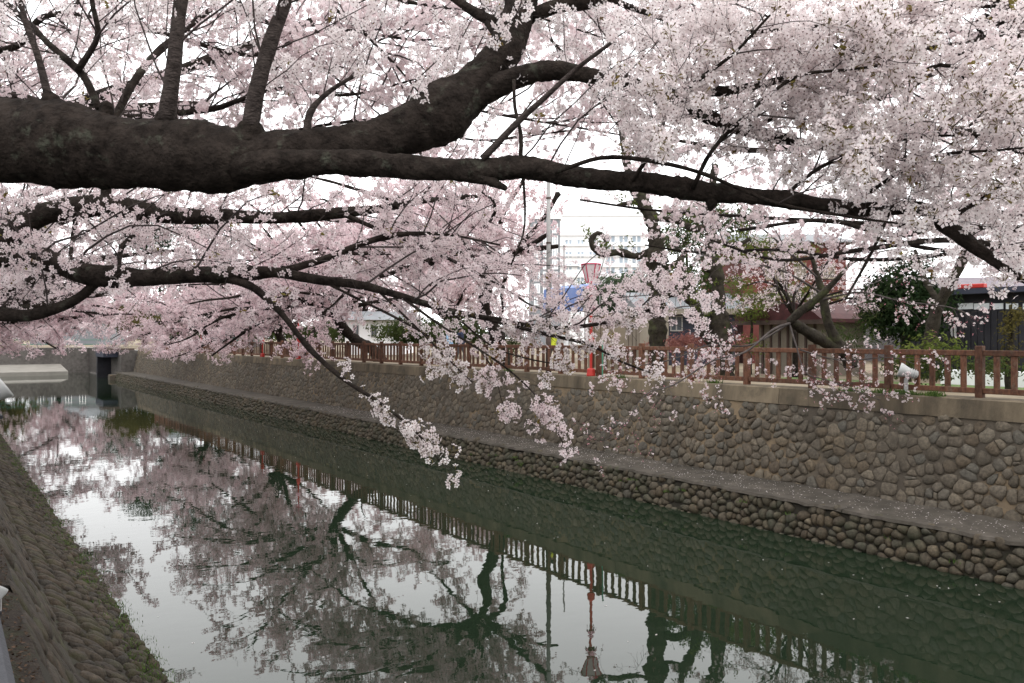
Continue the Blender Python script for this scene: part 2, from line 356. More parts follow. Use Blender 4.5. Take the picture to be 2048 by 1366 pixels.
# ------------------------------------------------------------------ brown post-and-picket fence
fence = tag(empty('fence', (0, 0, 0)), 'reddish brown post and picket fence along the far promenade', 'fence')
FX = 17.62
SP = 1.98; ypost = sY(1960, FX)
post_me = MB().box((0, 0, .53), (.15, .15, 1.10), bev=.012).mesh('post', m_fence)
pick_me = MB().box((0, 0, .53), (.055, .115, .76), bev=.008).mesh('picket', m_fence)
top_me = MB().box((0, 0, .93), (.10, SP - .16, .115), bev=.01).mesh('top_rail', m_fence)
bot_me = MB().box((0, 0, .155), (.09, SP - .16, .115), bev=.01).mesh('bottom_rail', m_fence)
ks = range(-3, 40)
for k in ks:
    y = ypost + k * SP
    if y > Y1: break
    obj('post', post_me, fence, (FX, y, 0))
    if k < ks[-1] and y + SP < Y1:
        obj('top_rail', top_me, fence, (FX, y + SP/2, 0)); obj('bottom_rail', bot_me, fence, (FX, y + SP/2, 0))
        for j in range(1, 7):
            if j == 6: continue
            obj('picket', pick_me, fence, (FX, y + SP * j / 6, .0))

# ------------------------------------------------------------------ near bank (lower left corner)
nb = tag(empty('near_revetment', (0, 0, 0)), 'mossy sloping cobble revetment on the near bank at the lower left', 'revetment')
MB().prism([(1.10, 2, -2.13), (2.66, 2, -3.26), (2.66, 2, -3.9), (.9, 2, -3.9)][::-1], (0, 94, 0)).build('mortar_bed', m_mortar_dark, nb)
stones(nb, 'stone', 21, (2.52, -3.14), (1.78, -2.60), 6, 50, .17, .17, .055, m_stone_near, gap=.016, keep=150, rounder=.6, jit=.34, drop=.15)
stones(nb, 'stone', 22, (1.78, -2.60), (1.20, -2.19), 6, 50, .20, .30, .055, m_stone_near, gap=.024, keep=150, jit=.20, rounder=.25, drop=.05)
nw = tag(empty('near_wall', (0, 0, 0)), 'steep dark stone wall above the mossy cobbles on the near bank', 'wall')
MB().prism([(1.16, 2, -2.12), (.50, 2, -.68), (-.2, 2, -.68), (-.2, 2, -2.12)], (0, 94, 0)).build('mortar_bed', m_mortar_dark, nw)
stones(nw, 'stone', 23, (1.15, -2.10), (.51, -.70), 6, 60, .40, .26, .035, m_stone_near, gap=.012, keep=200, rounder=.3, jit=.34, drop=.15)
tag(MB().prism([(.50, 2, -.66), (.10, 2, -.50), (-.2, 2, -.50), (-.2, 2, -.677)], (0, 94, 0)).build('soil_strip', m_soil), kind='structure')
par = tag(empty('parapet', (0, 0, 0)), 'smooth grey concrete parapet at the bottom left corner', 'parapet')
yy = 1.0
while yy < 60: MB().box2((-.16, yy, -.5), (.118, yy + 3.985, .64), bev=.012).build('parapet_block', m_parapet, par); yy += 4
# leaf litter along the soil strip
rng = np.random.default_rng(77); n = 5200
py_ = 4 + 26 * rng.random(n) ** 1.6; px_ = rng.uniform(.14, .49, n); pz_ = -.655 + (.50 - px_) * .4 + .012
def quad_cloud(name, pos, nrm, size, tone, m, asp=1.0, rng=rng, bend=0.0):
    N_ = len(pos); nrm = nrm / np.linalg.norm(nrm, axis=1, keepdims=True)
    t = np.cross(nrm, rng.normal(size=(N_, 3))); t /= np.linalg.norm(t, axis=1, keepdims=True) + 1e-9; b = np.cross(nrm, t)
    s_ = (size if hasattr(size, '__len__') else np.full(N_, size))[:, None]
    V = np.stack([pos - t*s_, pos + b*s_*.5*asp - nrm*s_*bend, pos + t*s_, pos - b*s_*.5*asp - nrm*s_*bend], 1).reshape(-1, 3)
    f = np.arange(N_*4).reshape(-1, 4)
    return fast_mesh(name, V, [f], m, attrs={'tone': np.repeat(tone, 4)})
m_litter = leafmat('dead_leaf', (.03, .02, .013), (.14, .095, .07), .1)
tag(obj('leaf_litter', quad_cloud('leaf_litter', np.stack([px_, py_, pz_], 1), rng.normal(size=(n, 3)) * .35 + [0, 0, 1], rng.uniform(.006, .017, n), rng.random(n) ** 2, m_litter)), 'brown fallen leaves along the near wall top', kind='stuff')
# moss tufts and weeds on the near revetment, weeds on the far coping
def tufts(name, centres, n_each, spread, h, m, seed, label):
    rg = np.random.default_rng(seed); c = np.repeat(np.asarray(centres), n_each, 0); N_ = len(c)
    p = c + rg.normal(0, 1, (N_, 3)) * [spread, spread, 0]; d = rg.normal(0, .45, (N_, 3)) + [0, 0, 1]; d /= np.linalg.norm(d, axis=1, keepdims=True)
    s_ = np.cross(d, rg.normal(size=(N_, 3))); s_ /= np.linalg.norm(s_, axis=1, keepdims=True); hh = h * rg.uniform(.5, 1.2, (N_, 1))
    V = np.stack([p - s_*.12*hh, p + s_*.12*hh, p + d*hh], 1).reshape(-1, 3)
    tag(obj(name, fast_mesh(name, V, [np.arange(N_*3).reshape(-1, 3)], m, attrs={'tone': np.repeat(rg.random(N_), 3)})), label, kind='stuff')
rg = np.random.default_rng(3)
def slope_pt(x, y): return (x, y, -2.13 - (x - 1.10) * (1.13 / 1.56) + .06)
tufts('moss', [slope_pt(rg.uniform(1.9, 2.45), 8 + 40 * rg.random() ** 2) for _ in range(420)], 24, .09, .05, m_grass, 4, 'green moss and weeds on the near cobbles')
tufts('wall_weeds', [(17.34 + rg.uniform(-.05, .12), sY(px, 17.4) + rg.normal(0, .12), .012) for px in [1752, 1765, 1780, 1795, 1812, 1830, 1870, 1875, 1700, 1430, 1240, 1020] for _ in range(4)], 26, .07, .12, m_grass, 5, 'green weeds along the far coping')
tufts('revetment_weeds', [(15.1 + rg.uniform(-.1, .15), rg.uniform(7, 30), -2.95 + rg.uniform(0, .45)) for _ in range(26)], 16, .06, .09, m_grass, 6, 'weeds growing out of the far revetment')

# ------------------------------------------------------------------ end of the canal: bridge, apron, cross wall
endw = tag(empty('cross_wall', (0, 0, 0)), 'stone embankment with pale concrete apron closing the canal in the distance', 'wall')
MB().prism([(-60, 113.32, WZ - .3), (-60, 114.6, .0), (-60, 121, .0), (-60, 121, WZ - .3)], (80, 0, 0)).build('stone_face', m_farstone, endw)
MB().prism([(-2, 106, WZ - .2), (-2, 106, -2.55), (-2, 113.3, -1.9), (-2, 113.3, WZ - .2)], (14.5, 0, 0)).build('apron', m_concrete, endw)
MB().prism([(-30, 112.5, WZ - .2), (-2.003, 106, WZ - .2), (-2.003, 113.3, -1.9), (-30, 113.3, -2.2)], (0, 0, .03)).build('apron_side', m_concrete, endw)
for k in range(9):
    x = -20 + k * 4.6; MB().tube([(x, 115, 0), (x, 115, 1.0)], .04, 6).build('rail_post', m_pole, endw)
for z in (.45, 1.0): MB().tube([(-24, 115, z), (20, 115, z)], .035, 6).build('rail', m_greenpost, endw)
br = tag(empty('bridge', (0, 0, 0)), 'dark footbridge beam and abutment where the far wall ends', 'bridge')
MB().box2((14.3, 94, -.75), (17.6, 99, -.12)).build('deck', m_navy, br)
MB().box2((14.35, 98.2, WZ - .3), (17.6, 98.9, -.752)).build('dark_opening', m_black, br)  # black block: the shade in the opening under the deck, put in as colour
MB().box2((13.9, 93.6, -.118), (17.2, 93.85, .15)).build('parapet', m_darkpole, br)
MB().box2((14.6, 92.0, WZ - .3), (15.9, 93.2, -2.5), bev=.05).build('footing', m_mortar, br)
MB().box2((15.7, 92.3, WZ - .3), (17.6, 121, -.04)).build('abutment', m_farstone, br)
# ------------------------------------------------------------------ trees: batch geometry
def nrmz(a): return a / (np.linalg.norm(a, axis=-1, keepdims=True) + 1e-9)
def tubes(P_, R_, n):
    """P_ [N,K,3], R_ [N,K] -> verts, quads"""
    N_, K = P_.shape[:2]
    T = np.empty_like(P_); T[:, 1:-1] = P_[:, 2:] - P_[:, :-2]; T[:, 0] = P_[:, 1] - P_[:, 0]; T[:, -1] = P_[:, -1] - P_[:, -2]; T = nrmz(T)
    u = np.cross(T[:, 0], np.where(np.abs(T[:, 0, 2:3]) < .9, [[0, 0, 1.]], [[1., 0, 0]])); u = nrmz(u)
    a = np.arange(n) * 2 * math.pi / n; V = np.empty((N_, K, n, 3))
    for k in range(K):
        u = nrmz(u - (u * T[:, k]).sum(1, keepdims=True) * T[:, k]); v = np.cross(T[:, k], u)
        rad = R_[:, k] if R_.ndim == 2 else R_[:, k]
        V[:, k] = P_[:, k, None] + rad.reshape(N_, -1, 1) * (np.cos(a)[None, :, None] * u[:, None] + np.sin(a)[None, :, None] * v[:, None])
    i = np.arange(n); j = (i + 1) % n; q = []
    base = np.stack([i, j, n + j, n + i], 1)
    off = (np.arange(N_)[:, None] * K * n + np.arange(K - 1)[None] * n).reshape(-1, 1, 1)
    return V.reshape(-1, 3), (base[None] + off).reshape(-1, 4)
def catmull(pts, step):
    p = np.asarray(pts, float); out = []
    pp = np.vstack([2*p[0] - p[1], p, 2*p[-1] - p[-2]])
    for i in range(1, len(pp) - 2):
        L_ = np.linalg.norm(pp[i+1, :3] - pp[i, :3]); n = max(2, int(L_ / step)); t = np.linspace(0, 1, n, endpoint=False)[:, None]
        a, b, c, d = pp[i-1], pp[i], pp[i+1], pp[i+2]
        out.append(.5 * (2*b + (c - a)*t + (2*a - 5*b + 4*c - d)*t**2 + (3*b - a - 3*c + d)*t**3))
    out.append(p[-1:]); return np.vstack(out)
def trace(seq):                              # (px,py,width_px,depth) along a limb -> world points + radius
    return np.array([[*P(x, y, d), w_ * .5 * d / FPX] for x, y, w_, d in seq])
def limb(parent, pts, m, rng, sides=12, step=.05, name='limb', rough=.10, wob=.35, fine=0.0):
    q = catmull(pts, step); K = len(q); r = np.maximum(q[:, 3], .002)
    ph = rng.uniform(0, 6, 6); s_ = np.arange(K) * step
    rr = r * (1 + rough * (np.sin(s_ * 9 + ph[0]) * .5 + np.sin(s_ * 23 + ph[1]) * .35 + rng.normal(0, .25, K)))
    for _ in range(max(1, int(K * step * 1.2))):            # knots
        c = rng.integers(0, K); rr *= 1 + rng.uniform(.08, .28) * np.exp(-((s_ - s_[c]) / (r[c] * 1.1 + .02)) ** 2)
    cen = q[:, :3].copy(); cen += np.cumsum(rng.normal(0, 1, (K, 3)), 0) * (r * .02 * wob)[:, None]
    R2 = rr[:, None] * (1 + rng.normal(0, rough * .35, (K, sides)) + rough * .5 * np.sin(np.arange(sides) * 2 * math.pi / sides * 3 + s_[:, None] * 5))
    if fine:                                     # plates and furrows of old bark
        th = np.arange(sides) * 2 * math.pi / sides; g = np.zeros((K, sides))
        for _ in range(26): g += np.sin(rng.integers(1, 9) * th[None] + s_[:, None] * rng.uniform(4, 40) + rng.uniform(0, 6)) / 26 ** .5
        R2 = R2 + fine * (np.tanh(g * 1.6) + .35 * rng.normal(0, 1, g.shape))
    V, F = tubes(cen[None], R2[None], sides)
    me = fast_mesh(name, np.vstack([V, cen[:1], cen[-1:] + nrmz(cen[-1:] - cen[-2:-1]) * rr[-1] * .6]),
        [F, np.array([[k, len(V), (k+1) % sides] for k in range(sides)]), np.array([[len(V) - sides + k, len(V) - sides + (k+1) % sides, len(V) + 1] for k in range(sides)])], m, smooth=True)
    obj(name, me, parent); return np.hstack([cen, rr[:, None]])
def grow(rng, parents, per_m, L0, L1, K=6, spread=(35, 75), up=.25, droop=.15, wob=.18, t0=.1, rk=.010, rmin=.0016, rpar=.55, bias=None, lenfall=.35, gmax=None):
    """children of the polylines in `parents` (arrays [k,4]) -> points [N,K,3], radii [N,K]"""
    S, T, RR, TT = [], [], [], []
    for p in parents:
        seg = np.linalg.norm(np.diff(p[:, :3], axis=0), axis=1); cum = np.concatenate([[0], np.cumsum(seg)]); L_ = cum[-1]
        n = rng.poisson(per_m * L_ * (1 - t0))
        if n == 0: continue
        t = t0 + (1 - t0) * rng.random(n); i = np.clip(np.searchsorted(cum, t * L_) - 1, 0, len(p) - 2)
        f = ((t * L_ - cum[i]) / (seg[i] + 1e-9))[:, None]; q = p[i] * (1 - f) + p[i+1] * f
        S.append(q[:, :3]); RR.append(q[:, 3]); T.append(nrmz(p[i+1, :3] - p[i, :3])); TT.append(t)
    if not S: return np.zeros((0, K, 3)), np.zeros((0, K))
    S = np.vstack(S); T = np.vstack(T); RR = np.concatenate(RR); TT = np.concatenate(TT); N_ = len(S)
    th = np.radians(rng.uniform(*spread, N_))[:, None]; pr = rng.normal(size=(N_, 3)); pr[:, 2] += up * 1.5
    pr = nrmz(pr - (pr * T).sum(1, keepdims=True) * T); d = nrmz(np.cos(th) * T + np.sin(th) * pr + [0, 0, up * .5])
    if bias is not None: d = nrmz(d + np.asarray(bias))
    L_ = rng.uniform(L0, L1, N_) * (1 - lenfall * TT); out = np.empty((N_, K, 3)); out[:, 0] = S
    st = (L_ / (K - 1))[:, None]
    for k in range(1, K):
        out[:, k] = out[:, k-1] + d * st; d = nrmz(d + rng.normal(0, wob, (N_, 3)) - [0, 0, droop])
    r0 = np.clip(L_ * rk, rmin, RR * rpar + rmin); rad = r0[:, None] * np.linspace(1, .35, K)[None]
    return out, np.maximum(rad, rmin * .6)
def as_par(Pn, Rn): return [np.hstack([Pn[i], Rn[i][:, None]]) for i in range(len(Pn))]

# flower shapes
def flower_proto(full=True):
    V, Q, T, = [], [], []
    for k in range(5):
        a = 2 * math.pi * k / 5; b0 = len(V)
        def pt(r, da, z): return (r * math.cos(a + da), r * math.sin(a + da), z)
        V += [pt(.10, 0, 0), pt(.72, .50, .16), pt(1.0, 0, .26), pt(.72, -.50, .16)]
        Q.append((b0, b0+3, b0+2, b0+1))
    qm = [0] * 5; tm = []
    if full:
        for z, s_ in ((.07, .21), (-.10, .21)):
            b0 = len(V); V += [(s_ * math.cos(x), s_ * math.sin(x), z) for x in (0.3, 2.4, 4.5)]; T.append((b0, b0+1, b0+2)); tm.append(1)
    return np.array(V), np.array(Q), np.array(T).reshape(-1, 3), np.array(qm), np.array(tm)
def puff_proto(seed, n=8, s_=.55):
    rg = np.random.default_rng(seed); V, T = [], []
    for k in range(n):
        c = nrmz(rg.normal(size=3)) * rg.uniform(.35, .95); nn = nrmz(c + rg.normal(0, .5, 3)); t = nrmz(np.cross(nn, rg.normal(size=3))); b = np.cross(nn, t); z = s_ * rg.uniform(.7, 1.15) * .95
        b0 = len(V); V += [c - t*z*.62, c + b*z*.7 + t*z*.4, c - b*z*.7 + t*z*.5]; T.append((b0, b0+1, b0+2))
    b0 = len(V); V += [np.zeros(3), np.array([.2, .1, .1]), np.array([-.15, .2, -.1])]; T.append((b0, b0+1, b0+2))
    return np.array(V), np.zeros((0, 4), int), np.array(T), np.zeros(0, int), np.array([0] * n + [1])
def tri_flower():
    V, T = [], []
    for k in range(5):
        a = 2 * math.pi * k / 5; b0 = len(V); V += [(0, 0, 0), (.98 * math.cos(a + .52), .98 * math.sin(a + .52), .22), (.98 * math.cos(a - .52), .98 * math.sin(a - .52), .22)]; T.append((b0, b0+2, b0+1))
    b0 = len(V); V += [(.17 * math.cos(x), .17 * math.sin(x), .06) for x in (.3, 2.4, 4.5)]; T.append((b0, b0+1, b0+2))
    return np.array(V), np.zeros((0, 4), int), np.array(T), np.zeros(0, int), np.array([0] * 5 + [1])
FLOWER, FLOWER_S = flower_proto(True), tri_flower()
def inst_mesh(name, proto, pos, nrm, scale, tone, mats, rng):
    V0, Q, T, qm, tm = proto; N_ = len(pos); nrm = nrmz(nrm)
    t = nrmz(np.cross(nrm, rng.normal(size=(N_, 3)))); b = np.cross(nrm, t); sc_ = np.broadcast_to(np.asarray(scale, float).reshape(-1, 1), (N_, 1))[:, None]
    W = pos[:, None] + sc_ * (V0[None, :, :1] * t[:, None] + V0[None, :, 1:2] * b[:, None] + V0[None, :, 2:] * nrm[:, None])
    off = (np.arange(N_) * len(V0))[:, None, None]; fs, mi = [], []
    if len(Q): fs.append((Q[None] + off).reshape(-1, 4)); mi.append(np.tile(qm, N_))
    if len(T): fs.append((T[None] + off).reshape(-1, 3)); mi.append(np.tile(tm, N_))
    return fast_mesh(name, W.reshape(-1, 3), fs, mats, mi, attrs={'tone': np.repeat(tone, len(V0))})
def along(rng, Pn, spacing, t0=.12, jit=.012):
    """points scattered along the twigs, and the outward direction there"""
    if len(Pn) == 0: return np.zeros((0, 3)), np.zeros((0, 3))
    L_ = np.linalg.norm(np.diff(Pn, axis=1), axis=2).sum(1); K = Pn.shape[1]
    n = np.maximum(1, rng.poisson(L_ * (1 - t0) / spacing)); idx = np.repeat(np.arange(len(Pn)), n)
    t = (t0 + (1 - t0) * rng.random(len(idx))) * (K - 1); k = np.minimum(t.astype(int), K - 2); f = (t - k)[:, None]
    p = Pn[idx, k] * (1 - f) + Pn[idx, k+1] * f; d = nrmz(Pn[idx, k+1] - Pn[idx, k])
    r = rng.normal(size=p.shape); r = nrmz(r - (r * d).sum(1, keepdims=True) * d * .7); return p + r * rng.uniform(.3, 1, (len(p), 1)) * jit, r
def clusters_to_flowers(rng, C, D_, nmin, nmax, off):
    n = rng.integers(nmin, nmax + 1, len(C)); idx = np.repeat(np.arange(len(C)), n); d = nrmz(D_[idx] * .8 + rng.normal(0, .75, (len(idx), 3)) + [0, 0, -.15])
    return C[idx] + d * off * rng.uniform(.6, 1.2, (len(idx), 1)), nrmz(d + rng.normal(0, .35, d.shape)), idx
def project(p):
    dv = p - CAM; dep = np.maximum(dv @ FW, .05); return 1024 + FPX * (dv @ RT) / dep, 676 - FPX * (dv @ UP) / dep, dep
CL_PROTO = None
def cluster_protos():
    global CL_PROTO
    if CL_PROTO: return CL_PROTO
    CL_PROTO = []
    for i in range(8):
        rg = np.random.default_rng(100 + i); n = 4 + i % 3
        d = nrmz(rg.normal(size=(n, 3)) + [0, 0, .7]); me = inst_mesh('blossom_cluster', FLOWER, d * .034, nrmz(d + rg.normal(0, .3, d.shape)), .0195 * rg.uniform(.85, 1.1, n), rg.random(n), [m_petal, m_calyx, m_stalk], rg)
        bm = bmesh.new(); bm.from_mesh(me); c0 = bm.verts.new((0, 0, 0)); nv = len(FLOWER[0]); bm.verts.ensure_lookup_table()
        for j in range(n):                                  # stalk from the spur to the back of every flower and petal
            f = bm.faces.new((c0, bm.verts[j * nv + nv - 3], bm.verts[j * nv + nv - 2])); f.material_index = 2
        bm.to_mesh(me); bm.free(); CL_PROTO.append(me)
    return CL_PROTO
def twigs_obj(parent, sets, m, name='twigs'):
    Vs, Fs, o = [], [], 0
    for Pn, Rn, s_ in sets:
        if len(Pn) == 0: continue
        V, F = tubes(Pn, Rn, s_); Vs.append(V); Fs.append(F + o); o += len(V)
    tag(obj(name, fast_mesh(name, np.vstack(Vs), [np.vstack(Fs)], m, smooth=True), parent), kind='stuff')

def near_cherry(parent, rng, limbs, spec1, spec2, mats, spacing=.05, n_obj=0, flower=FLOWER, fs=.019, nfl=(3, 5), cull=None, leaves=.05, extra=None, bud=.0, twig_m=None):
    P1, R1 = grow(rng, limbs, **spec1); par1 = as_par(P1, R1); P2, R2 = grow(rng, par1, **spec2)
    if extra is not None:
        Pe, Re = grow(rng, extra, **dict(spec2, per_m=spec2['per_m'] * 1.7)); P2 = np.concatenate([P2, Pe]); R2 = np.concatenate([R2, Re])
    if cull is not None:
        k = cull(P1[:, -1]) & cull(P1[:, 3]); P1, R1 = P1[k], R1[k]; k = cull(P2[:, -1]) & cull(P2[:, 0]); P2, R2 = P2[k], R2[k]
    twigs_obj(parent, [(P1, R1, 5), (P2, R2, 3)], twig_m or m_twig)
    C2, D2 = along(rng, P2, spacing, .15, .02); C1, D1 = along(rng, P1, spacing * 2.2, .35, .02); C = np.vstack([C1, C2]); D_ = np.vstack([D1, D2])
    if cull is not None: k = cull(C); C, D_ = C[k], D_[k]
    if n_obj:
        x, y, dep = project(C); ok = (x > 0) & (x < 2048) & (y > 0) & (y < 1366); o = np.argsort(np.where(ok, dep, 99))[:n_obj]; pr = cluster_protos()
        for i in o:
            ob = obj('blossom_cluster', pr[int(rng.integers(0, len(pr)))], parent, C[i]); ob.rotation_mode = 'QUATERNION'
            ob.rotation_quaternion = Vector(D_[i] + rng.normal(0, .3, 3) + np.array([0, 0, -.1])).to_track_quat('Z', 'Y')
        k = np.ones(len(C), bool); k[o] = False; C, D_ = C[k], D_[k]
    p, n_, idx = clusters_to_flowers(rng, C, D_, *nfl, .034)
    tone = np.clip(rng.random(len(C))[idx] * .6 + rng.random(len(p)) * .4, 0, 1)
    tag(obj('blossoms', inst_mesh('blossoms', flower, p, n_, fs * rng.uniform(.8, 1.12, len(p)), tone, [mats, m_calyx], rng), parent), kind='stuff')
    if leaves:
        k = rng.random(len(C)) < leaves; k[:2] = True; c = np.repeat(C[k], 5, 0); r_ = np.random.default_rng(1)
        tag(obj('young_leaves', quad_cloud('young_leaves', c + rng.normal(0, .012, c.shape), rng.normal(size=c.shape), rng.uniform(.010, .020, len(c)), rng.random(len(c)), m_youngleaf, rng=rng), parent), kind='stuff')
    print(parent.name, 'clusters', len(C), 'flowers', len(p), 'twigs', len(P1), len(P2))

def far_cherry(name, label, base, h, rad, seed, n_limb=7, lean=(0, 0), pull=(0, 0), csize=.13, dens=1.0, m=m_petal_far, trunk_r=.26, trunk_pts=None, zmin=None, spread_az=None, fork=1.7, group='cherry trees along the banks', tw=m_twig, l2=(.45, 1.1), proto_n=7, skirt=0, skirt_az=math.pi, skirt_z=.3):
    rng = np.random.default_rng(seed); t = tag(empty(name, (0, 0, 0)), label, 'tree', group)
    b = np.array([base[0], base[1], base[2] if len(base) > 2 else 0.]); fk = b + [lean[0], lean[1], fork]
    if trunk_pts is None: tp = np.array([[*(b - [0, 0, .2]), trunk_r * 1.35], [*(b + [lean[0]*.1, lean[1]*.1, .35]), trunk_r], [*(b * .4 + fk * .6 + rng.normal(0, .08, 3)), trunk_r * .85], [*fk, trunk_r * .8]])
    else: tp = trunk_pts
    limb(t, tp, m_bark, rng, 10, .12, 'trunk')
    fk = tp[-1, :3]; limbs = []
    for i in range(n_limb + skirt):
        az = (i + rng.uniform(-.3, .3)) * 2 * math.pi / n_limb if spread_az is None else rng.uniform(*spread_az)
        el = math.radians(rng.uniform(14, 74))
        if i >= n_limb: az = skirt_az + rng.uniform(-1.15, 1.15); el = math.radians(rng.uniform(4, 34))
        dz_ = -.085 if i < n_limb else -.11
        d = np.array([math.cos(az) * math.cos(el), math.sin(az) * math.cos(el), math.sin(el)]); L_ = rad * rng.uniform(.8, 1.15); q = [np.array([*fk, trunk_r * .5])]; p = fk.copy()
        for k in range(1, 9):
            p = p + d * L_ / 8; d = nrmz(d + rng.normal(0, .13, 3) + [pull[0] * .08, pull[1] * .08, (dz_ if p[2] > (h * .35 if i < n_limb else skirt_z + .5) else .05)]);
            if p[2] > h - .8: d[2] = min(d[2], .02)
            if zmin is not None and k >= 3 and not zmin(p[None])[0]: break
            q.append(np.array([*p, trunk_r * .5 * (1 - k / 9) + .012]))
        limbs.append(limb(t, np.array(q), m_bark, rng, 7, .2, 'limb'))
    P1, R1 = grow(rng, limbs, per_m=3.0, L0=1.0, L1=2.6, K=7, spread=(30, 70), up=.30, droop=.10, wob=.16, t0=.15, rk=.011, rmin=.006)
    P2, R2 = grow(rng, as_par(P1, R1), per_m=4.2 * dens, L0=l2[0], L1=l2[1], K=5, spread=(25, 75), up=.12, droop=.13, wob=.2, t0=.12, rk=.008, rmin=.004)
    C, D_ = along(rng, P2, .11, .05, .06); C1, D1 = along(rng, P1, .16, .3, .06); C = np.vstack([C, C1]); D_ = np.vstack([D_, D1])
    if zmin is not None:
        f_ = zmin; k = f_(C); C, D_ = C[k], D_[k]; k = f_(P2[:, -1]); P2, R2 = P2[k], R2[k]; k = f_(P1[:, -1]); P1, R1 = P1[k], R1[k]
    twigs_obj(t, [(P1[:, ::2], R1[:, ::2], 3), (P2[:, ::(4 if csize > .1 else 2)], R2[:, ::(4 if csize > .1 else 2)], 3)], tw)
    tone = np.clip(.5 + .35 * np.sin(C[:, 0] * 1.3 + seed) * np.sin(C[:, 1] * 1.1) + rng.normal(0, .3, len(C)), 0, 1)
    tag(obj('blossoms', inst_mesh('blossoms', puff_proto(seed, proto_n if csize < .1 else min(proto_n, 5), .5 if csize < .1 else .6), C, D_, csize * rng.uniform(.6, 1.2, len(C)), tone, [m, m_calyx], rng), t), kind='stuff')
    print(name, len(C)); return t

def leafy(name, label, base, blobs, m, seed, leaf=.12, dens=260, trunk=None, cat='tree', group=None, bark=m_bark3, asp=1.0):
    """blobs: (cx,cy,cz,rx,ry,rz) in world metres; leaves sit in sub-clumps spread through each blob"""
    rng = np.random.default_rng(seed); t = tag(empty(name, tuple(base)), label, cat, group); t.location = (0, 0, 0)
    if trunk is not None:
        for tr in trunk: limb(t, np.asarray(tr, float), bark, rng, 9, .15, 'trunk')
    ps, ns, sz, tn = [], [], [], []
    for (cx, cy_, cz, rx, ry, rz) in blobs:
        vol = max(4, int(dens / 14 * (rx * ry + ry * rz + rx * rz)))
        cc = nrmz(rng.normal(size=(vol, 3))) * (rng.random((vol, 1)) ** .4); cl = np.array([cx, cy_, cz]) + cc * [rx, ry, rz]
        n = 16; c = np.repeat(cl, n, 0); sp = leaf * 1.9; o_ = rng.normal(0, 1, c.shape) * sp; ps.append(c + o_); ns.append(nrmz(o_ + np.repeat(cc, n, 0) * leaf * 2 + rng.normal(0, leaf, o_.shape) + [0, 0, leaf * .8]))
        tn.append(np.clip(np.repeat(rng.random(vol), n) * .6 + rng.random(len(c)) * .4, 0, 1)); sz.append(leaf * rng.uniform(.6, 1.2, len(c)))
    ps = np.vstack(ps); tag(obj('foliage', quad_cloud('foliage', ps, np.vstack(ns), np.concatenate(sz), np.concatenate(tn), m, asp=asp, rng=rng, bend=.2), t), kind='stuff'); return t
# ------------------------------------------------------------------ foreground cherry (the big dark limb)
rng = np.random.default_rng(2024)
f1 = tag(empty('cherry_tree'), 'foreground cherry tree with a thick dark limb reaching across the top', 'tree', 'cherry trees along the banks')
M1 = [(-1500, 1330, 420, 3.6), (-1330, 800, 330, 3.7), (-1000, 480, 270, 3.85), (-500, 310, 200, 4.0), (0, 282, 160, 4.0), (250, 310, 138, 4.0), (430, 322, 116, 4.0), (520, 320, 104, 4.0), (620, 308, 94, 4.02), (730, 290, 84, 4.05), (850, 248, 82, 4.1), (935, 185, 80, 4.15), (1005, 110, 76, 4.2), (1040, 20, 62, 4.3), (1060, -90, 50, 4.4), (1150, -260, 34, 4.7), (1300, -380, 18, 5.0)]
LL = [(470, 335, 50, 3.92), (560, 326, 54, 3.9), (700, 324, 50, 3.9), (850, 336, 47, 3.9), (960, 340, 46, 3.88), (1050, 334, 44, 3.85), (1150, 352, 42, 3.82), (1300, 364, 40, 3.78), (1400, 382, 36, 3.75), (1550, 397, 32, 3.7), (1700, 417, 28, 3.65), (1840, 416, 28, 3.6), (1895, 455, 29, 3.55), (1950, 492, 26, 3.5), (2010, 538, 16, 3.45), (2090, 575, 10, 3.4), (2200, 600, 6, 3.3)]
VV = [(930, 215, 50, 4.12), (1000, 168, 46, 4.1), (1090, 140, 40, 4.05), (1180, 150, 30, 4.0), (1260, 168, 32, 3.95), (1330, 200, 30, 3.95), (1420, 235, 26, 3.9), (1490, 258, 24, 3.9), (1580, 280, 18, 3.9), (1720, 300, 14, 3.9), (1900, 330, 9, 3.9), (2080, 350, 6, 3.9)]
V2 = [(1330, 195, 20, 3.9), (1400, 178, 26, 3.9), (1450, 182, 20, 3.8), (1560, 160, 14, 3.7), (1700, 120, 10, 3.6), (1900, 90, 7, 3.5), (2060, 60, 5, 3.5)]
shoots = [
 [(333, 240, 36, 3.95), (345, 150, 31, 3.9), (357, 40, 27, 3.9), (368, -60, 24, 3.9), (380, -260, 14, 3.9)],
 [(500, 255, 36, 3.95), (515, 170, 31, 3.92), (545, 70, 29, 3.9), (575, -20, 26, 3.9), (610, -250, 14, 3.9)],
 [(611, 282, 16, 4.0), (620, 225, 13, 4.0), (660, 182, 9, 4.0), (730, 140, 6, 4.0)],
 [(97, 195, 16, 3.95), (75, 110, 13, 3.9), (50, 40, 11, 3.9), (30, -50, 8, 3.9)],
 [(965, 318, 15, 3.85), (1035, 245, 13, 3.8), (1090, 195, 11, 3.75), (1150, 140, 9, 3.7), (1230, 80, 6, 3.6)]]
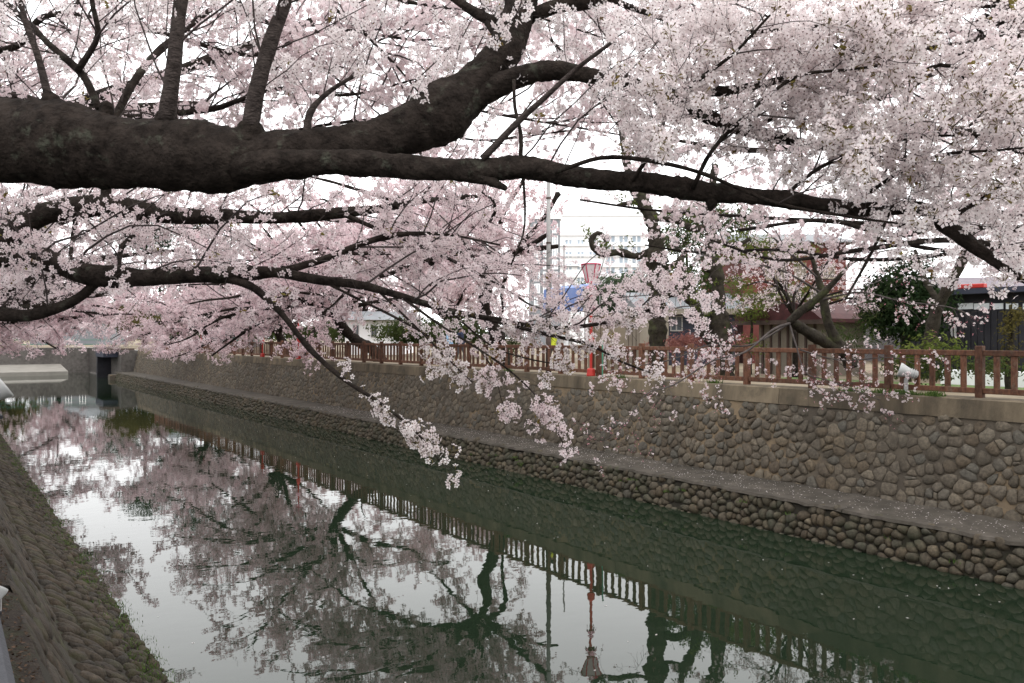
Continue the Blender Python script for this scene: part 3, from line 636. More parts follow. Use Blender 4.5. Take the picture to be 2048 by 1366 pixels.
dark = [
 [(198, 218, 15, 4.2), (165, 150, 15, 4.25), (100, 90, 13, 4.3), (50, 40, 11, 4.4), (-20, -20, 9, 4.5)],
 [(155, 142, 13, 4.22), (195, 72, 11, 4.2), (184, 0, 9, 4.2), (190, -80, 7, 4.2)],
 [(1030, 45, 24, 4.25), (985, 42, 22, 4.3), (945, 22, 19, 4.35), (880, -20, 14, 4.4), (780, -60, 9, 4.5)],
 [(975, 45, 14, 4.3), (1000, 85, 12, 4.2), (1020, 120, 7, 4.1)],
 [(1060, 35, 26, 4.3), (1120, 10, 30, 4.3), (1180, 5, 26, 4.3), (1260, -30, 20, 4.3), (1420, -60, 12, 4.2)],
 [(1265, 362, 9, 3.75), (1310, 290, 9, 3.65), (1345, 205, 8, 3.55), (1410, 150, 8, 3.5), (1470, 105, 6, 3.4), (1540, 30, 5, 3.3)],
 [(1385, 378, 10, 3.7), (1425, 300, 9, 3.6), (1500, 225, 8, 3.5), (1590, 155, 7, 3.4), (1690, 140, 6, 3.35), (1800, 128, 4, 3.3)],
 [(1110, 345, 9, 3.75), (1200, 316, 9, 3.65), (1290, 320, 9, 3.6), (1400, 345, 8, 3.55), (1550, 405, 7, 3.5), (1690, 432, 6, 3.4), (1820, 450, 4, 3.4)],
 [(1040, 335, 9, 3.85), (1042, 270, 8, 3.85), (1030, 215, 7, 3.9), (1028, 160, 6, 3.95)],
 [(1560, 400, 8, 3.7), (1640, 335, 8, 3.65), (1730, 300, 7, 3.6), (1830, 275, 6, 3.5), (1960, 270, 4, 3.4)],
 [(1700, 415, 8, 3.6), (1790, 350, 8, 3.5), (1880, 310, 7, 3.4), (2000, 300, 5, 3.3), (2100, 290, 4, 3.3)],
 [(1730, 60, 8, 3.7), (1790, 22, 10, 3.7), (1900, 12, 9, 3.7), (2010, 15, 7, 3.6), (2120, 30, 5, 3.5)],
 [(1500, 258, 12, 3.9), (1600, 215, 10, 3.7), (1740, 200, 8, 3.6), (1880, 130, 8, 3.5), (1950, 172, 8, 3.4), (2030, 216, 6, 3.3)],
 [(1880, 450, 10, 3.55), (1960, 400, 9, 3.5), (2040, 345, 7, 3.4), (2130, 300, 5, 3.3)],
 [(1100, -60, 18, 4.4), (1250, 10, 12, 4.1), (1420, 60, 9, 3.8), (1560, 60, 7, 3.6), (1720, 40, 5, 3.4)],
 [(1046, 350, 6, 3.85), (1050, 420, 5, 3.85), (1046, 470, 4, 3.85), (1022, 530, 3, 3.85)],
 [(1780, 420, 8, 3.6), (1760, 470, 7, 3.6), (1730, 530, 6, 3.6), (1690, 600, 4, 3.6)]]
T1 = [limb(f1, trace(M1), m_bark, rng, 40, .02, 'trunk', .045, fine=.0045), limb(f1, trace(LL), m_bark, rng, 22, .018, 'limb', .08, fine=.0028), limb(f1, trace(VV), m_bark, rng, 16, .02, 'limb', .08, fine=.0024), limb(f1, trace(V2), m_bark, rng, 10, .035, 'limb', .09)]
limb(f1, trace([(930, 345, 42, 3.88), (975, 360, 26, 3.86), (1012, 377, 9, 3.84)]), m_bark, rng, 9, .02, 'stub', .12)
limb(f1, trace([(1425, 385, 26, 3.74), (1424, 405, 24, 3.74), (1420, 420, 10, 3.74)]), m_bark, rng, 9, .02, 'stub', .12)
for cx, cy_, r_ in ((333, 235, 30), (500, 255, 34), (611, 280, 18), (100, 200, 26), (212, 216, 20)):      # swollen collars where shoots leave the limb
    limb(f1, trace([(cx - 6, cy_ + 58, r_ * 2.0, 3.99), (cx - 2, cy_ + 30, r_ * 1.75, 3.98), (cx, cy_ + 10, r_ * 1.3, 3.97), (cx + 1, cy_ - 10, r_ * .95, 3.96)]), m_bark, rng, 16, .012, 'branch_collar', .10, fine=.004)
TS = [limb(f1, trace(s_), m_bark2, rng, 10, .04, 'shoot', .05) for s_ in shoots]
TD = [limb(f1, trace(s_), m_bark, rng, 7, .04, 'branch', .08) for s_ in dark]
# moss and pale scars live in the bark material; blossoms follow the outer branches
def cull_f1(p):
    x, y, d = project(p); lim = np.interp(x, [-400, 300, 900, 1100, 1500, 1700, 1850, 1950, 2100, 3000], [190, 200, 230, 310, 335, 430, 560, 590, 610, 700])
    return y < lim
rightT = [T1[1][len(T1[1])//2:], T1[2][len(T1[2])//5:], T1[3]] + TD[4:8] + TD[9:15] + [TS[4][len(TS[4])//2:]]
near_cherry(f1, rng, rightT,
    dict(per_m=14, L0=.22, L1=.9, K=7, spread=(30, 80), up=.25, droop=.06, wob=.16, t0=.05, rk=.006, rmin=.0018),
    dict(per_m=15, L0=.09, L1=.30, K=4, spread=(30, 80), up=.15, droop=.06, wob=.2, t0=.15, rk=.006, rmin=.0012, lenfall=.2),
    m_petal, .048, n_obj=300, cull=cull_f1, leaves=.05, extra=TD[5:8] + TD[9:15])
f1b = f1
near_cherry(f1, rng, [T1[0][int(len(T1[0])*.62):]] + TS[:4] + TD[:4] + [T1[1][len(T1[1])//5:len(T1[1])//2]],
    dict(per_m=13, L0=.3, L1=1.1, K=7, spread=(30, 80), up=.35, droop=.03, wob=.16, t0=.1, rk=.006, rmin=.0018),
    dict(per_m=9, L0=.1, L1=.35, K=4, spread=(30, 80), up=.15, droop=.05, wob=.2, t0=.2, rk=.006, rmin=.0012, lenfall=.2),
    m_petal, .065, cull=lambda p: cull_f1(p) & (project(p)[1] < 250), leaves=.03)

# ------------------------------------------------------------------ second near-bank cherry: low limbs at the left, hanging sprays
rng = np.random.default_rng(77)
f2 = tag(empty('cherry_tree'), 'near bank cherry tree whose lower limbs trail hanging flower sprays over the water', 'tree', 'cherry trees along the banks')
TR = trace([(-1500, 1000, 330, 6.2), (-1300, 780, 260, 6.2), (-1050, 620, 210, 6.2), (-800, 520, 190, 6.3)])
LA = [(-820, 525, 120, 6.3), (-400, 570, 80, 6.0), (-120, 540, 60, 5.9), (0, 482, 52, 5.8), (80, 432, 46, 5.8), (170, 412, 46, 5.8), (250, 414, 40, 5.8), (330, 430, 36, 5.8), (450, 434, 29, 5.8), (560, 436, 24, 5.8), (680, 426, 22, 5.8), (760, 418, 17, 5.8), (850, 402, 11, 5.8), (960, 392, 7, 5.9)]
LB = [(-600, 560, 90, 6.0), (-250, 555, 56, 5.6), (0, 516, 42, 5.4), (60, 512, 43, 5.35), (110, 526, 44, 5.3), (165, 546, 41, 5.25), (260, 556, 38, 5.2), (400, 551, 34, 5.1), (500, 548, 29, 5.05), (550, 544, 23, 5.0), (640, 560, 19, 5.0), (720, 570, 17, 5.0), (800, 592, 15, 5.0), (900, 622, 12, 4.95), (1000, 640, 10, 4.9), (1110, 656, 8, 4.9), (1240, 640, 6, 4.9), (1330, 606, 4, 4.9)]
LC = [(-200, 605, 34, 5.5), (0, 627, 26, 5.4), (60, 630, 25, 5.35), (120, 614, 22, 5.3), (160, 594, 18, 5.28), (195, 562, 18, 5.25)]
rest2 = [
 [(212, 420, 24, 5.8), (211, 395, 22, 5.8), (214, 340, 20, 5.8), (230, 240, 18, 5.9), (300, 120, 14, 6.2), (420, 20, 10, 6.6)],
 [(300, 432, 13, 5.8), (270, 470, 11, 5.75), (243, 495, 10, 5.7), (238, 540, 7, 5.5)],
 [(555, 545, 14, 5.0), (650, 518, 15, 5.1), (740, 482, 13, 5.2), (810, 468, 10, 5.3), (900, 470, 6, 5.4), (1000, 490, 4, 5.5)],
 [(160, 380, 9, 5.9), (150, 450, 9, 5.9), (140, 520, 8, 5.6)],
 [(430, 553, 18, 5.08), (500, 572, 16, 5.0), (560, 624, 13, 4.9), (620, 698, 11, 4.8), (690, 760, 9, 4.7), (760, 806, 7, 4.6), (830, 862, 5, 4.55), (882, 925, 3, 4.5)],
 [(800, 592, 10, 5.0), (880, 650, 8, 4.9), (960, 700, 7, 4.8), (1020, 742, 6, 4.7), (1075, 795, 5, 4.6), (1108, 850, 4, 4.55), (1135, 905, 3, 4.5)],
 [(980, 640, 8, 4.9), (1090, 668, 7, 4.85), (1180, 690, 6, 4.8), (1240, 722, 5, 4.8), (1300, 745, 4, 4.8)],
 [(640, 560, 10, 5.0), (720, 600, 9, 4.95), (800, 640, 8, 4.9), (880, 690, 6, 4.9), (900, 740, 4, 4.9)],
 [(760, 585, 9, 5.0), (840, 662, 7, 4.9), (900, 722, 5, 4.8), (945, 765, 4, 4.75)],
 [(900, 622, 8, 4.95), (980, 690, 6, 4.9), (1050, 716, 5, 4.85), (1125, 730, 4, 4.8)],
 [(960, 700, 5, 4.8), (990, 745, 4, 4.75), (1000, 790, 3, 4.7), (1015, 835, 3, 4.7)],
 [(680, 426, 10, 5.8), (760, 460, 8, 5.7), (860, 500, 7, 5.6), (980, 560, 5, 5.5), (1060, 610, 4, 5.4)]]
limb(f2, TR, m_bark, rng, 16, .08, 'trunk', .06)
T2 = [limb(f2, trace(s_), m_bark, rng, 12, .05, 'limb', .09) for s_ in (LA, LB, LC)]
TB = [limb(f2, trace([(a, b, c * (.6 if i in (5, 7, 8, 9, 10) else 1), d) for a, b, c, d in s_]), m_bark, rng, 7, .05, 'branch', .08) for i, s_ in enumerate(rest2)]
def cull_f2(p):
    x, y, d = project(p); lim = np.interp(x, [-400, 0, 200, 330, 420, 600, 1100, 1400], [650, 640, 600, 600, 640, 690, 690, 720])
    return (y < lim)
near_cherry(f2, rng, [T2[0][len(T2[0])//3:], T2[1][len(T2[1])//3:], T2[2]] + TB[:4] + TB[11:],
    dict(per_m=11, L0=.4, L1=1.3, K=7, spread=(25, 70), up=.2, droop=.06, wob=.15, t0=.1, rk=.0075, rmin=.003),
    dict(per_m=9, L0=.1, L1=.38, K=4, spread=(30, 80), up=.1, droop=.06, wob=.2, t0=.2, rk=.006, rmin=.0015, lenfall=.2),
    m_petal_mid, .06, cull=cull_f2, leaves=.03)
# the hanging sprays: short spurs only, blossoms thickest towards the tips
spr = [TB[4][int(len(TB[4])*.50):], TB[6], TB[8], TB[9], T2[1][int(len(T2[1])*.80):], TB[7][len(TB[7])//2:]]
near_cherry(f2, rng, spr,
    dict(per_m=15, L0=.05, L1=.22, K=5, spread=(20, 60), up=0, droop=.14, wob=.15, t0=.02, rk=.006, rmin=.0015, lenfall=.1),
    dict(per_m=9, L0=.03, L1=.10, K=4, spread=(30, 80), up=0, droop=.1, wob=.2, t0=.1, rk=.006, rmin=.0012),
    m_petal_mid, .06, n_obj=200, nfl=(2, 4), leaves=.02, extra=spr)
near_cherry(f2, rng, [TB[5][int(len(TB[5])*.35):], TB[10]],
    dict(per_m=24, L0=.05, L1=.2, K=5, spread=(20, 60), up=0, droop=.14, wob=.15, t0=.02, rk=.006, rmin=.0015, lenfall=.1),
    dict(per_m=8, L0=.03, L1=.08, K=4, spread=(30, 80), up=0, droop=.1, wob=.2, t0=.1, rk=.006, rmin=.0012),
    m_petal_mid, .06, leaves=.02)

# ------------------------------------------------------------------ third cherry: crown that fills the sky behind the big limb
rng = np.random.default_rng(31)
f3 = tag(empty('cherry_tree'), 'cherry tree behind the thick limb filling the upper sky with pale blossom', 'tree', 'cherry trees along the banks')
limb(f3, trace([(-900, 1000, 260, 9.5), (-840, 700, 210, 9.5), (-780, 400, 180, 9.5), (-700, 200, 150, 9.5)]), m_bark, rng, 14, .1, 'trunk', .06)
G3 = [
 [(-700, 210, 90, 9.4), (-300, 200, 50, 8.8), (0, 190, 36, 8.2), (180, 235, 26, 7.8), (400, 222, 22, 7.4), (480, 200, 18, 7.2), (560, 178, 14, 7.0), (700, 190, 10, 6.8), (860, 150, 7, 6.6)],
 [(-700, 200, 90, 9.4), (-300, 60, 50, 8.5), (0, 100, 30, 7.8), (100, 30, 22, 7.4), (300, 60, 18, 7.0), (500, 110, 14, 6.8), (650, 60, 12, 6.6), (850, 80, 9, 6.4), (1000, 50, 6, 6.2)],
 [(-700, 200, 90, 9.4), (-350, -120, 50, 8.5), (0, -150, 30, 7.5), (300, -80, 22, 7.0), (600, -40, 16, 6.6), (850, 10, 12, 6.4), (1050, 30, 9, 6.2), (1250, 90, 6, 6.0)],
 [(-300, 200, 40, 8.8), (100, 330, 24, 8.5), (400, 300, 16, 8.2), (650, 250, 12, 8.0), (800, 240, 10, 7.8), (950, 280, 8, 7.6), (1150, 260, 6, 7.4)],
 [(300, -80, 20, 7.0), (500, 20, 12, 7.0), (640, 130, 9, 7.0), (760, 230, 6, 7.0)],
 [(600, -40, 14, 6.6), (720, 60, 9, 6.5), (800, 140, 7, 6.4), (880, 240, 5, 6.4)],
 [(700, -30, 14, 7.5), (1000, -60, 14, 7.5), (1250, 60, 10, 7.2), (1450, 200, 8, 7.0), (1600, 320, 6, 6.8)],
 [(860, 200, 9, 7.6), (1000, 230, 8, 7.4), (1120, 250, 7, 7.2), (1240, 270, 6, 7.0), (1350, 300, 4, 6.9)],
 [(1040, 20, 9, 7.0), (1130, 110, 8, 6.8), (1200, 200, 6, 6.6), (1260, 290, 4, 6.5)],
 [(1000, -60, 14, 7.5), (1300, -40, 11, 7.2), (1600, 60, 8, 7.0), (1850, 200, 6, 6.8)]]
T3 = [limb(f3, trace([(a, b, c * (.55 if a > -200 else 1), d) for a, b, c, d in s_]), m_bark, rng, 8, .08, 'limb', .07) for s_ in G3]
def cull_f3(p):
    x, y, d = project(p); return y < np.interp(x, [-500, 0, 500, 1000, 1300, 2000], [330, 320, 330, 335, 330, 350])
near_cherry(f3, rng, T3,
    dict(per_m=8, L0=.5, L1=1.8, K=7, spread=(25, 75), up=.15, droop=.06, wob=.16, t0=.12, rk=.0075, rmin=.003),
    dict(per_m=9, L0=.12, L1=.5, K=4, spread=(30, 80), up=.1, droop=.06, wob=.2, t0=.15, rk=.006, rmin=.0016, lenfall=.2),
    m_petal_mid, .066, flower=FLOWER_S, fs=.0215, nfl=(3, 5), cull=cull_f3, leaves=.02)

# ------------------------------------------------------------------ cherry at the right, its limbs behind the near blossom
rng = np.random.default_rng(55)
f4 = tag(empty('cherry_tree'), 'right hand cherry tree with a grey brown limb in the top right corner', 'tree', 'cherry trees along the banks')
limb(f4, np.array([[17.2 + 1.2, 3.0, -.2, .34], [18.2, 3.1, 1.0, .27], [17.7, 3.3, 2.2, .24], [17.0, 3.6, 3.0, .22]]), m_bark3, rng, 14, .1, 'trunk', .06)
b4 = np.array([17.0, 3.6, 3.0, .2])
def lt(seq): return np.vstack([b4[None], trace(seq)])
G4 = [[(2250, 420, 60, 12), (2120, 180, 50, 10.5), (2048, 80, 46, 10), (2010, 20, 40, 9.6), (1985, -60, 34, 9.3), (1900, -200, 20, 9)],
      [(2250, 420, 50, 12), (2050, 300, 26, 10.5), (1900, 260, 18, 9.8), (1700, 285, 13, 9.2), (1500, 300, 9, 8.8), (1350, 280, 6, 8.5)],
      [(2250, 480, 44, 12), (2100, 440, 22, 11), (1950, 430, 16, 10.2), (1800, 470, 11, 9.6), (1650, 440, 8, 9.2), (1480, 460, 6, 9)],
      [(2040, 70, 20, 10), (1960, 75, 18, 9.8), (1900, 60, 12, 9.6), (1750, 90, 9, 9.3), (1560, 60, 7, 9), (1400, 120, 5, 8.8)],
      [(2030, 110, 18, 10), (1960, 90, 18, 9.9), (1880, 140, 12, 9.6), (1750, 200, 9, 9.3), (1560, 190, 7, 9)],
      [(2250, 480, 40, 12), (2080, 500, 16, 10.8), (1900, 480, 12, 10), (1720, 500, 9, 9.5), (1560, 520, 6, 9.2), (1420, 480, 4, 9)],
      [(2250, 480, 36, 12), (2050, 460, 14, 10.5), (1800, 450, 10, 9.8), (1600, 440, 8, 9.4), (1440, 430, 6, 9.2), (1300, 420, 5, 9), (1160, 400, 4, 9)],
      [(2250, 500, 36, 12), (2000, 500, 12, 10.8), (1750, 520, 8, 10.2), (1560, 500, 6, 9.8), (1400, 505, 5, 9.6), (1290, 490, 3, 9.5)],
      [(2250, 520, 40, 12), (2150, 530, 20, 11.5), (2000, 510, 12, 11), (1880, 500, 8, 10.6), (1760, 480, 6, 10.4)]]
T4 = [limb(f4, lt(s_), m_bark3 if i == 0 else m_bark, rng, 9, .1, 'limb', .07) for i, s_ in enumerate(G4)]
def cull_f4(p):
    x, y, d = project(p); return y < np.interp(x, [800, 1050, 1150, 1330, 1400, 1600, 1850, 2100], [0, 330, 400, 520, 530, 560, 560, 600])
near_cherry(f4, rng, T4,
    dict(per_m=5.5, L0=.6, L1=1.8, K=7, spread=(25, 75), up=.12, droop=.06, wob=.16, t0=.3, rk=.005, rmin=.003),
    dict(per_m=7, L0=.15, L1=.55, K=4, spread=(30, 80), up=.05, droop=.06, wob=.2, t0=.15, rk=.006, rmin=.002, lenfall=.2),
    m_petal_mid, .07, flower=FLOWER_S, fs=.021, nfl=(3, 5), cull=cull_f4, leaves=.02)

# ------------------------------------------------------------------ far-bank cherries (the pink mass over the canal)
def base_at(px, D): p = PD(px, 676, D); return (D, p[1])
def canalward(p):                       # crown stays clear of the promenade and lifts off the wall
    return (p[:, 2] > np.interp(p[:, 0], [5, 9, 13, 15, 17, 18, 24], [2.0, .6, -.5, -.3, .35, 1.5, 2.0]))
def px_left(lim_px):
    def f(p):
        x, y, d = project(p); return canalward(p) & (x < np.interp(y, [380, 520, 600, 700], [lim_px + 30, lim_px, lim_px - 40, lim_px - 70]))
    return f
cA, cB, cC, cD = base_at(985, 19.4), base_at(742, 19.4), base_at(575, 19.4), base_at(430, 19.4)
tA = np.array([[*P(1010, 735, 34), .34], [*P(1000, 690, 34), .27], [*P(985, 650, 33.8), .24], [*P(968, 610, 33.5), .22], [*P(975, 570, 33.3), .17], [*P(960, 540, 33), .15]])
far_cherry('cherry_tree', 'far bank cherry tree with a curved dark trunk beside the utility pole', cA, 8.6, 8.0, 401, 13, skirt=8, pull=(-1.0, .6), zmin=px_left(1112), trunk_pts=tA, dens=.95)
tB = np.array([[*P(770, 735, 44), .36], [*P(745, 700, 44), .30], [*P(712, 680, 43.5), .27], [*P(690, 660, 43), .24], [*P(668, 630, 42.5), .2]])
far_cherry('cherry_tree', 'far bank cherry tree with a dark leaning trunk near the white hall', cB, 8.8, 8.4, 402, 13, skirt=8, pull=(-1.0, .2), zmin=px_left(980), trunk_pts=tB, dens=.95)
far_cherry('cherry_tree', 'far bank cherry tree hanging low over the wall beside the red lanterns', cC, 8.3, 7.6, 403, 12, skirt=5, lean=(-.8, -.3), pull=(-1.2, -.2), zmin=px_left(960), dens=1.05)
far_cherry('cherry_tree', 'far bank cherry tree drooping over the wall before the bridge', cD, 8.6, 8.0, 404, 12, skirt=5, lean=(-.8, -.3), pull=(-1.2, -.6), zmin=px_left(900), dens=1.05, csize=.14)
for i, (lab, x, y, h, rad) in enumerate((('near bank cherry tree drooping over the water at the far left', 0.2, 42, 7.5, 8.2), ('second near bank cherry tree beyond the left edge, over the still water', 0.0, 57, 8.0, 9.0), ('cherry tree on the embankment closing the canal, nearest the bridge', 13, 119, 9, 9.5), ('cherry tree by the distant railing at the left', 0, 119, 9, 9.5), ('near bank cherry tree reaching far over the water before the bridge', 1.5, 74, 8.5, 10.5))):
    far_cherry('cherry_tree', lab, (x, y, -.36 if i < 2 else 0), h, rad, 410 + i, 11, skirt=4, skirt_az=0 if i in (0, 1, 4) else -math.pi / 2, skirt_z=(1.9, 1.6, 1.5, 1.5, 1.3)[i], pull=(1.0, .1) if i < 2 else ((0, -1.0) if i < 4 else (1.3, 0)), csize=.15 + .06 * (i in (2, 3)), dens=.6 if i in (2, 3) else 1.0, zmin=lambda p: (p[:, 2] > .1 * (p[:, 1] > 95)) & (project(p)[1] < np.interp(project(p)[0], [-200, 0, 140, 200, 250, 400], [725, 722, 712, 690, 640, 560])))

for i, (lab, px, D, h, rad) in enumerate((('cherry tree in the second row behind the white hall corner', 900, 28, 8.5, 6.0), ('cherry tree in the second row behind the leaning trunk', 720, 29, 9.0, 6.5), ('cherry tree in the second row behind the lantern row', 560, 28, 9.5, 7.0))):
    far_cherry('cherry_tree', lab, base_at(px, D), h, rad, 430 + i, 10, dens=.9, csize=.17, proto_n=6, fork=2.2, zmin=lambda p: (p[:, 2] > 2.6) & (project(p)[0] < 1085))

far_cherry('cherry_tree', 'nearest of the near bank cherry trees at the left edge, behind the low limbs', (-.6, 23, -.36), 7.6, 8.0, 440, 12, skirt=3, skirt_az=.4, skirt_z=1.8, pull=(1.0, .3), csize=.085, dens=1.25, m=m_petal_mid, proto_n=7, zmin=lambda p: project(p)[1] < np.interp(project(p)[0], [0, 250, 500, 800], [640, 590, 540, 440]))
far_cherry('cherry_tree', 'near bank cherry tree whose crown shows between the thick limb and the low limbs', (-1.6, 13.5, -.36), 8.6, 8.6, 442, 10, skirt=4, skirt_az=.7, skirt_z=4.2, pull=(1.1, .6), csize=.06, dens=1.3, m=m_petal_mid, fork=2.6, proto_n=6, zmin=lambda p: (p[:, 2] > 3.0) & (project(p)[1] < np.interp(project(p)[0], [0, 500, 1000, 1200], [420, 420, 400, 300])) & (p[:, 1] > 9))
far_cherry('cherry_tree', 'budding cherry tree in front of the red brick house', base_at(1590, 22.5), 5.4, 3.4, 441, 9, csize=.06, dens=1.7, m=m_petal_mid, trunk_r=.075, fork=1.9, proto_n=5, l2=(.3, .7), zmin=lambda p: (p[:, 2] > 2.0) & (project(p)[1] > 425))

# ------------------------------------------------------------------ sparse young cherry by the fence at the right, trunks leaning, twigs over the canal
rng = np.random.default_rng(91)
f5 = tag(empty('cherry_tree'), 'half open cherry tree with leaning forked trunks behind the fence at right', 'tree', 'cherry trees along the banks')
D5 = 20.4
t5 = [[(1705, 735, 34, D5), (1690, 705, 30, D5), (1650, 684, 27, D5), (1605, 658, 25, D5 - .6), (1582, 641, 22, D5 - 1)],
      [(1690, 715, 28, D5), (1672, 680, 25, D5), (1655, 640, 22, D5), (1645, 590, 18, D5), (1636, 555, 13, D5), (1620, 500, 8, D5)],
      [(1578, 645, 20, D5 - 1), (1602, 622, 20, D5 - 1.1), (1640, 592, 16, D5 - 1.3), (1690, 540, 10, D5 - 1.6), (1740, 470, 7, D5 - 2), (1790, 420, 5, D5 - 2.4)],
      [(1584, 645, 12, D5 - 1), (1545, 660, 9, D5 - 1.6), (1490, 704, 8, D5 - 2.2), (1425, 722, 7, D5 - 2.8), (1350, 768, 6, D5 - 3.4), (1290, 790, 4, D5 - 4), (1250, 850, 3, D5 - 4.3), (1205, 885, 2, D5 - 4.6)],
      [(1640, 600, 9, D5), (1720, 585, 8, D5 - .8), (1800, 602, 7, D5 - 1.6), (1900, 615, 6, D5 - 2.4), (1960, 640, 4, D5 - 3)],
      [(1578, 645, 9, D5 - 1), (1592, 690, 7, D5 - 1.5), (1612, 745, 5, D5 - 2), (1660, 762, 4, D5 - 2.5), (1760, 800, 3, D5 - 3)],
      [(1582, 645, 9, D5 - 1), (1500, 690, 7, D5 - 1.5), (1420, 690, 5, D5 - 2), (1340, 720, 4, D5 - 2.5), (1220, 740, 3, D5 - 3)],
      [(1600, 700, 6, D5 - 1.5), (1680, 720, 5, D5 - 2.2), (1780, 715, 4, D5 - 2.8), (1830, 728, 3, D5 - 3.2)],
      [(1650, 590, 9, D5), (1560, 540, 7, D5 - .6), (1450, 520, 5, D5 - 1), (1330, 490, 4, D5 - 1.4)],
      [(1625, 520, 8, D5), (1600, 460, 6, D5 - .4), (1660, 420, 5, D5 - .8), (1760, 400, 3, D5 - 1)], [(1645, 590, 9, D5), (1700, 530, 7, D5 - .5), (1780, 500, 5, D5 - 1), (1860, 510, 3, D5 - 1.5)],
      [(1640, 560, 9, D5), (1540, 470, 7, D5 - .6), (1480, 430, 5, D5 - 1), (1400, 440, 4, D5 - 1.4)]]
T5 = [limb(f5, trace([(a, b, c * (.85 if i < 3 else .5), d) for a, b, c, d in s_]), m_bark3 if i < 3 else m_twig_grey, rng, 9 if i < 3 else 6, .1, 'trunk' if i < 2 else 'branch', .08) for i, s_ in enumerate(t5)]
P1, R1 = grow(rng, T5[2:], per_m=6.5, L0=.35, L1=1.5, K=6, spread=(25, 65), up=.05, droop=.08, wob=.14, t0=.2, rk=.005, rmin=.003)
P2, R2 = grow(rng, as_par(P1, R1), per_m=7.5, L0=.15, L1=.5, K=4, spread=(25, 75), up=.05, droop=.06, t0=.2, rk=.005, rmin=.003)
twigs_obj(f5, [(P1, R1, 4), (P2, R2, 3)], m_twig_grey)
C, D_ = along(rng, P2, .11, .3, .03); C1, D1 = along(rng, P1, .22, .5, .03); C = np.vstack([C, C1]); D_ = np.vstack([D_, D1])
k = rng.random(len(C)) < np.clip(.75 + .7 * np.sin(C[:, 0] * 2.1 + C[:, 1] * 3 + C[:, 2] * 4), .05, 1); C, D_ = C[k], D_[k]
p, n_, idx = clusters_to_flowers(rng, C, D_, 2, 5, .045)
tag(obj('blossoms', inst_mesh('blossoms', FLOWER, p, n_, .029 * rng.uniform(.6, 1.1, len(p)), rng.random(len(p)), [m_petal_mid, m_calyx], rng), f5), kind='stuff')
C, D_ = along(rng, P2, .16, .2, .03); tag(obj('buds', inst_mesh('buds', puff_proto(9, 3, .8), C, D_, .018, rng.random(len(C)), [m_bud, m_calyx], rng), f5), kind='stuff')

# ------------------------------------------------------------------ pollarded trees behind the fence
rng = np.random.default_rng(17)
DP = 27.5
pol1 = tag(empty('pollarded_tree'), 'knobbly pollarded tree with a straight mossy trunk right of the pink lantern', 'tree', 'pollarded trees behind the fence')
a1 = [[(1316, 770, 44, DP), (1316, 700, 40, DP), (1314, 620, 37, DP), (1313, 540, 36, DP), (1312, 475, 33, DP), (1303, 440, 30, DP), (1286, 405, 28, DP), (1262, 360, 22, DP), (1248, 290, 17, DP), (1235, 215, 12, DP)],
      [(1306, 500, 18, DP), (1275, 512, 17, DP), (1240, 505, 16, DP), (1205, 508, 16, DP), (1188, 495, 17, DP), (1183, 480, 14, DP), (1195, 466, 12, DP), (1208, 474, 10, DP), (1213, 490, 8, DP)],
      [(1320, 535, 16, DP), (1345, 532, 14, DP), (1362, 520, 16, DP), (1366, 505, 12, DP)],
      [(1318, 600, 18, DP), (1335, 590, 18, DP), (1360, 588, 17, DP), (1382, 606, 16, DP), (1398, 632, 14, DP), (1410, 650, 14, DP)],
      [(1296, 420, 16, DP), (1320, 435, 14, DP), (1350, 440, 12, DP), (1370, 425, 9, DP)],
      [(1286, 405, 14, DP), (1262, 405, 12, DP), (1235, 410, 8, DP)], [(1300, 440, 10, DP), (1290, 340, 9, DP), (1320, 250, 7, DP)]]
T6 = [limb(pol1, trace([(a, b, c * .8, d) for a, b, c, d in s_]), m_bark3, rng, 11, .09, 'trunk' if i == 0 else 'limb', .13) for i, s_ in enumerate(a1)]
pol2 = tag(empty('pollarded_tree'), 'two stemmed pollarded tree with cut stumps beside the red brick house', 'tree', 'pollarded trees behind the fence')
DQ = 25.8
a2 = [[(1450, 770, 50, DQ), (1445, 700, 46, DQ), (1440, 640, 38, DQ), (1436, 580, 32, DQ), (1432, 535, 30, DQ), (1428, 520, 24, DQ)],
      [(1430, 690, 34, DQ), (1405, 655, 28, DQ), (1392, 615, 24, DQ), (1378, 575, 22, DQ), (1364, 545, 20, DQ), (1360, 515, 17, DQ)],
      [(1432, 530, 24, DQ), (1415, 538, 20, DQ), (1405, 530, 12, DQ)],
      [(1420, 515, 30, DQ + 1), (1422, 470, 28, DQ + 1), (1418, 430, 28, DQ + 1), (1422, 395, 24, DQ + 1), (1430, 330, 16, DQ + 1)],
      [(1415, 450, 18, DQ + 1), (1390, 458, 17, DQ + 1), (1365, 446, 15, DQ + 1), (1340, 438, 13, DQ + 1), (1315, 440, 9, DQ + 1)],
      [(1425, 480, 14, DQ + 1), (1470, 490, 12, DQ + 1), (1500, 478, 9, DQ + 1)]]
T7 = [limb(pol2, trace([(a, b, c * .8, d) for a, b, c, d in s_]), m_bark3, rng, 11, .09, 'trunk' if i == 0 else 'limb', .13) for i, s_ in enumerate(a2)]
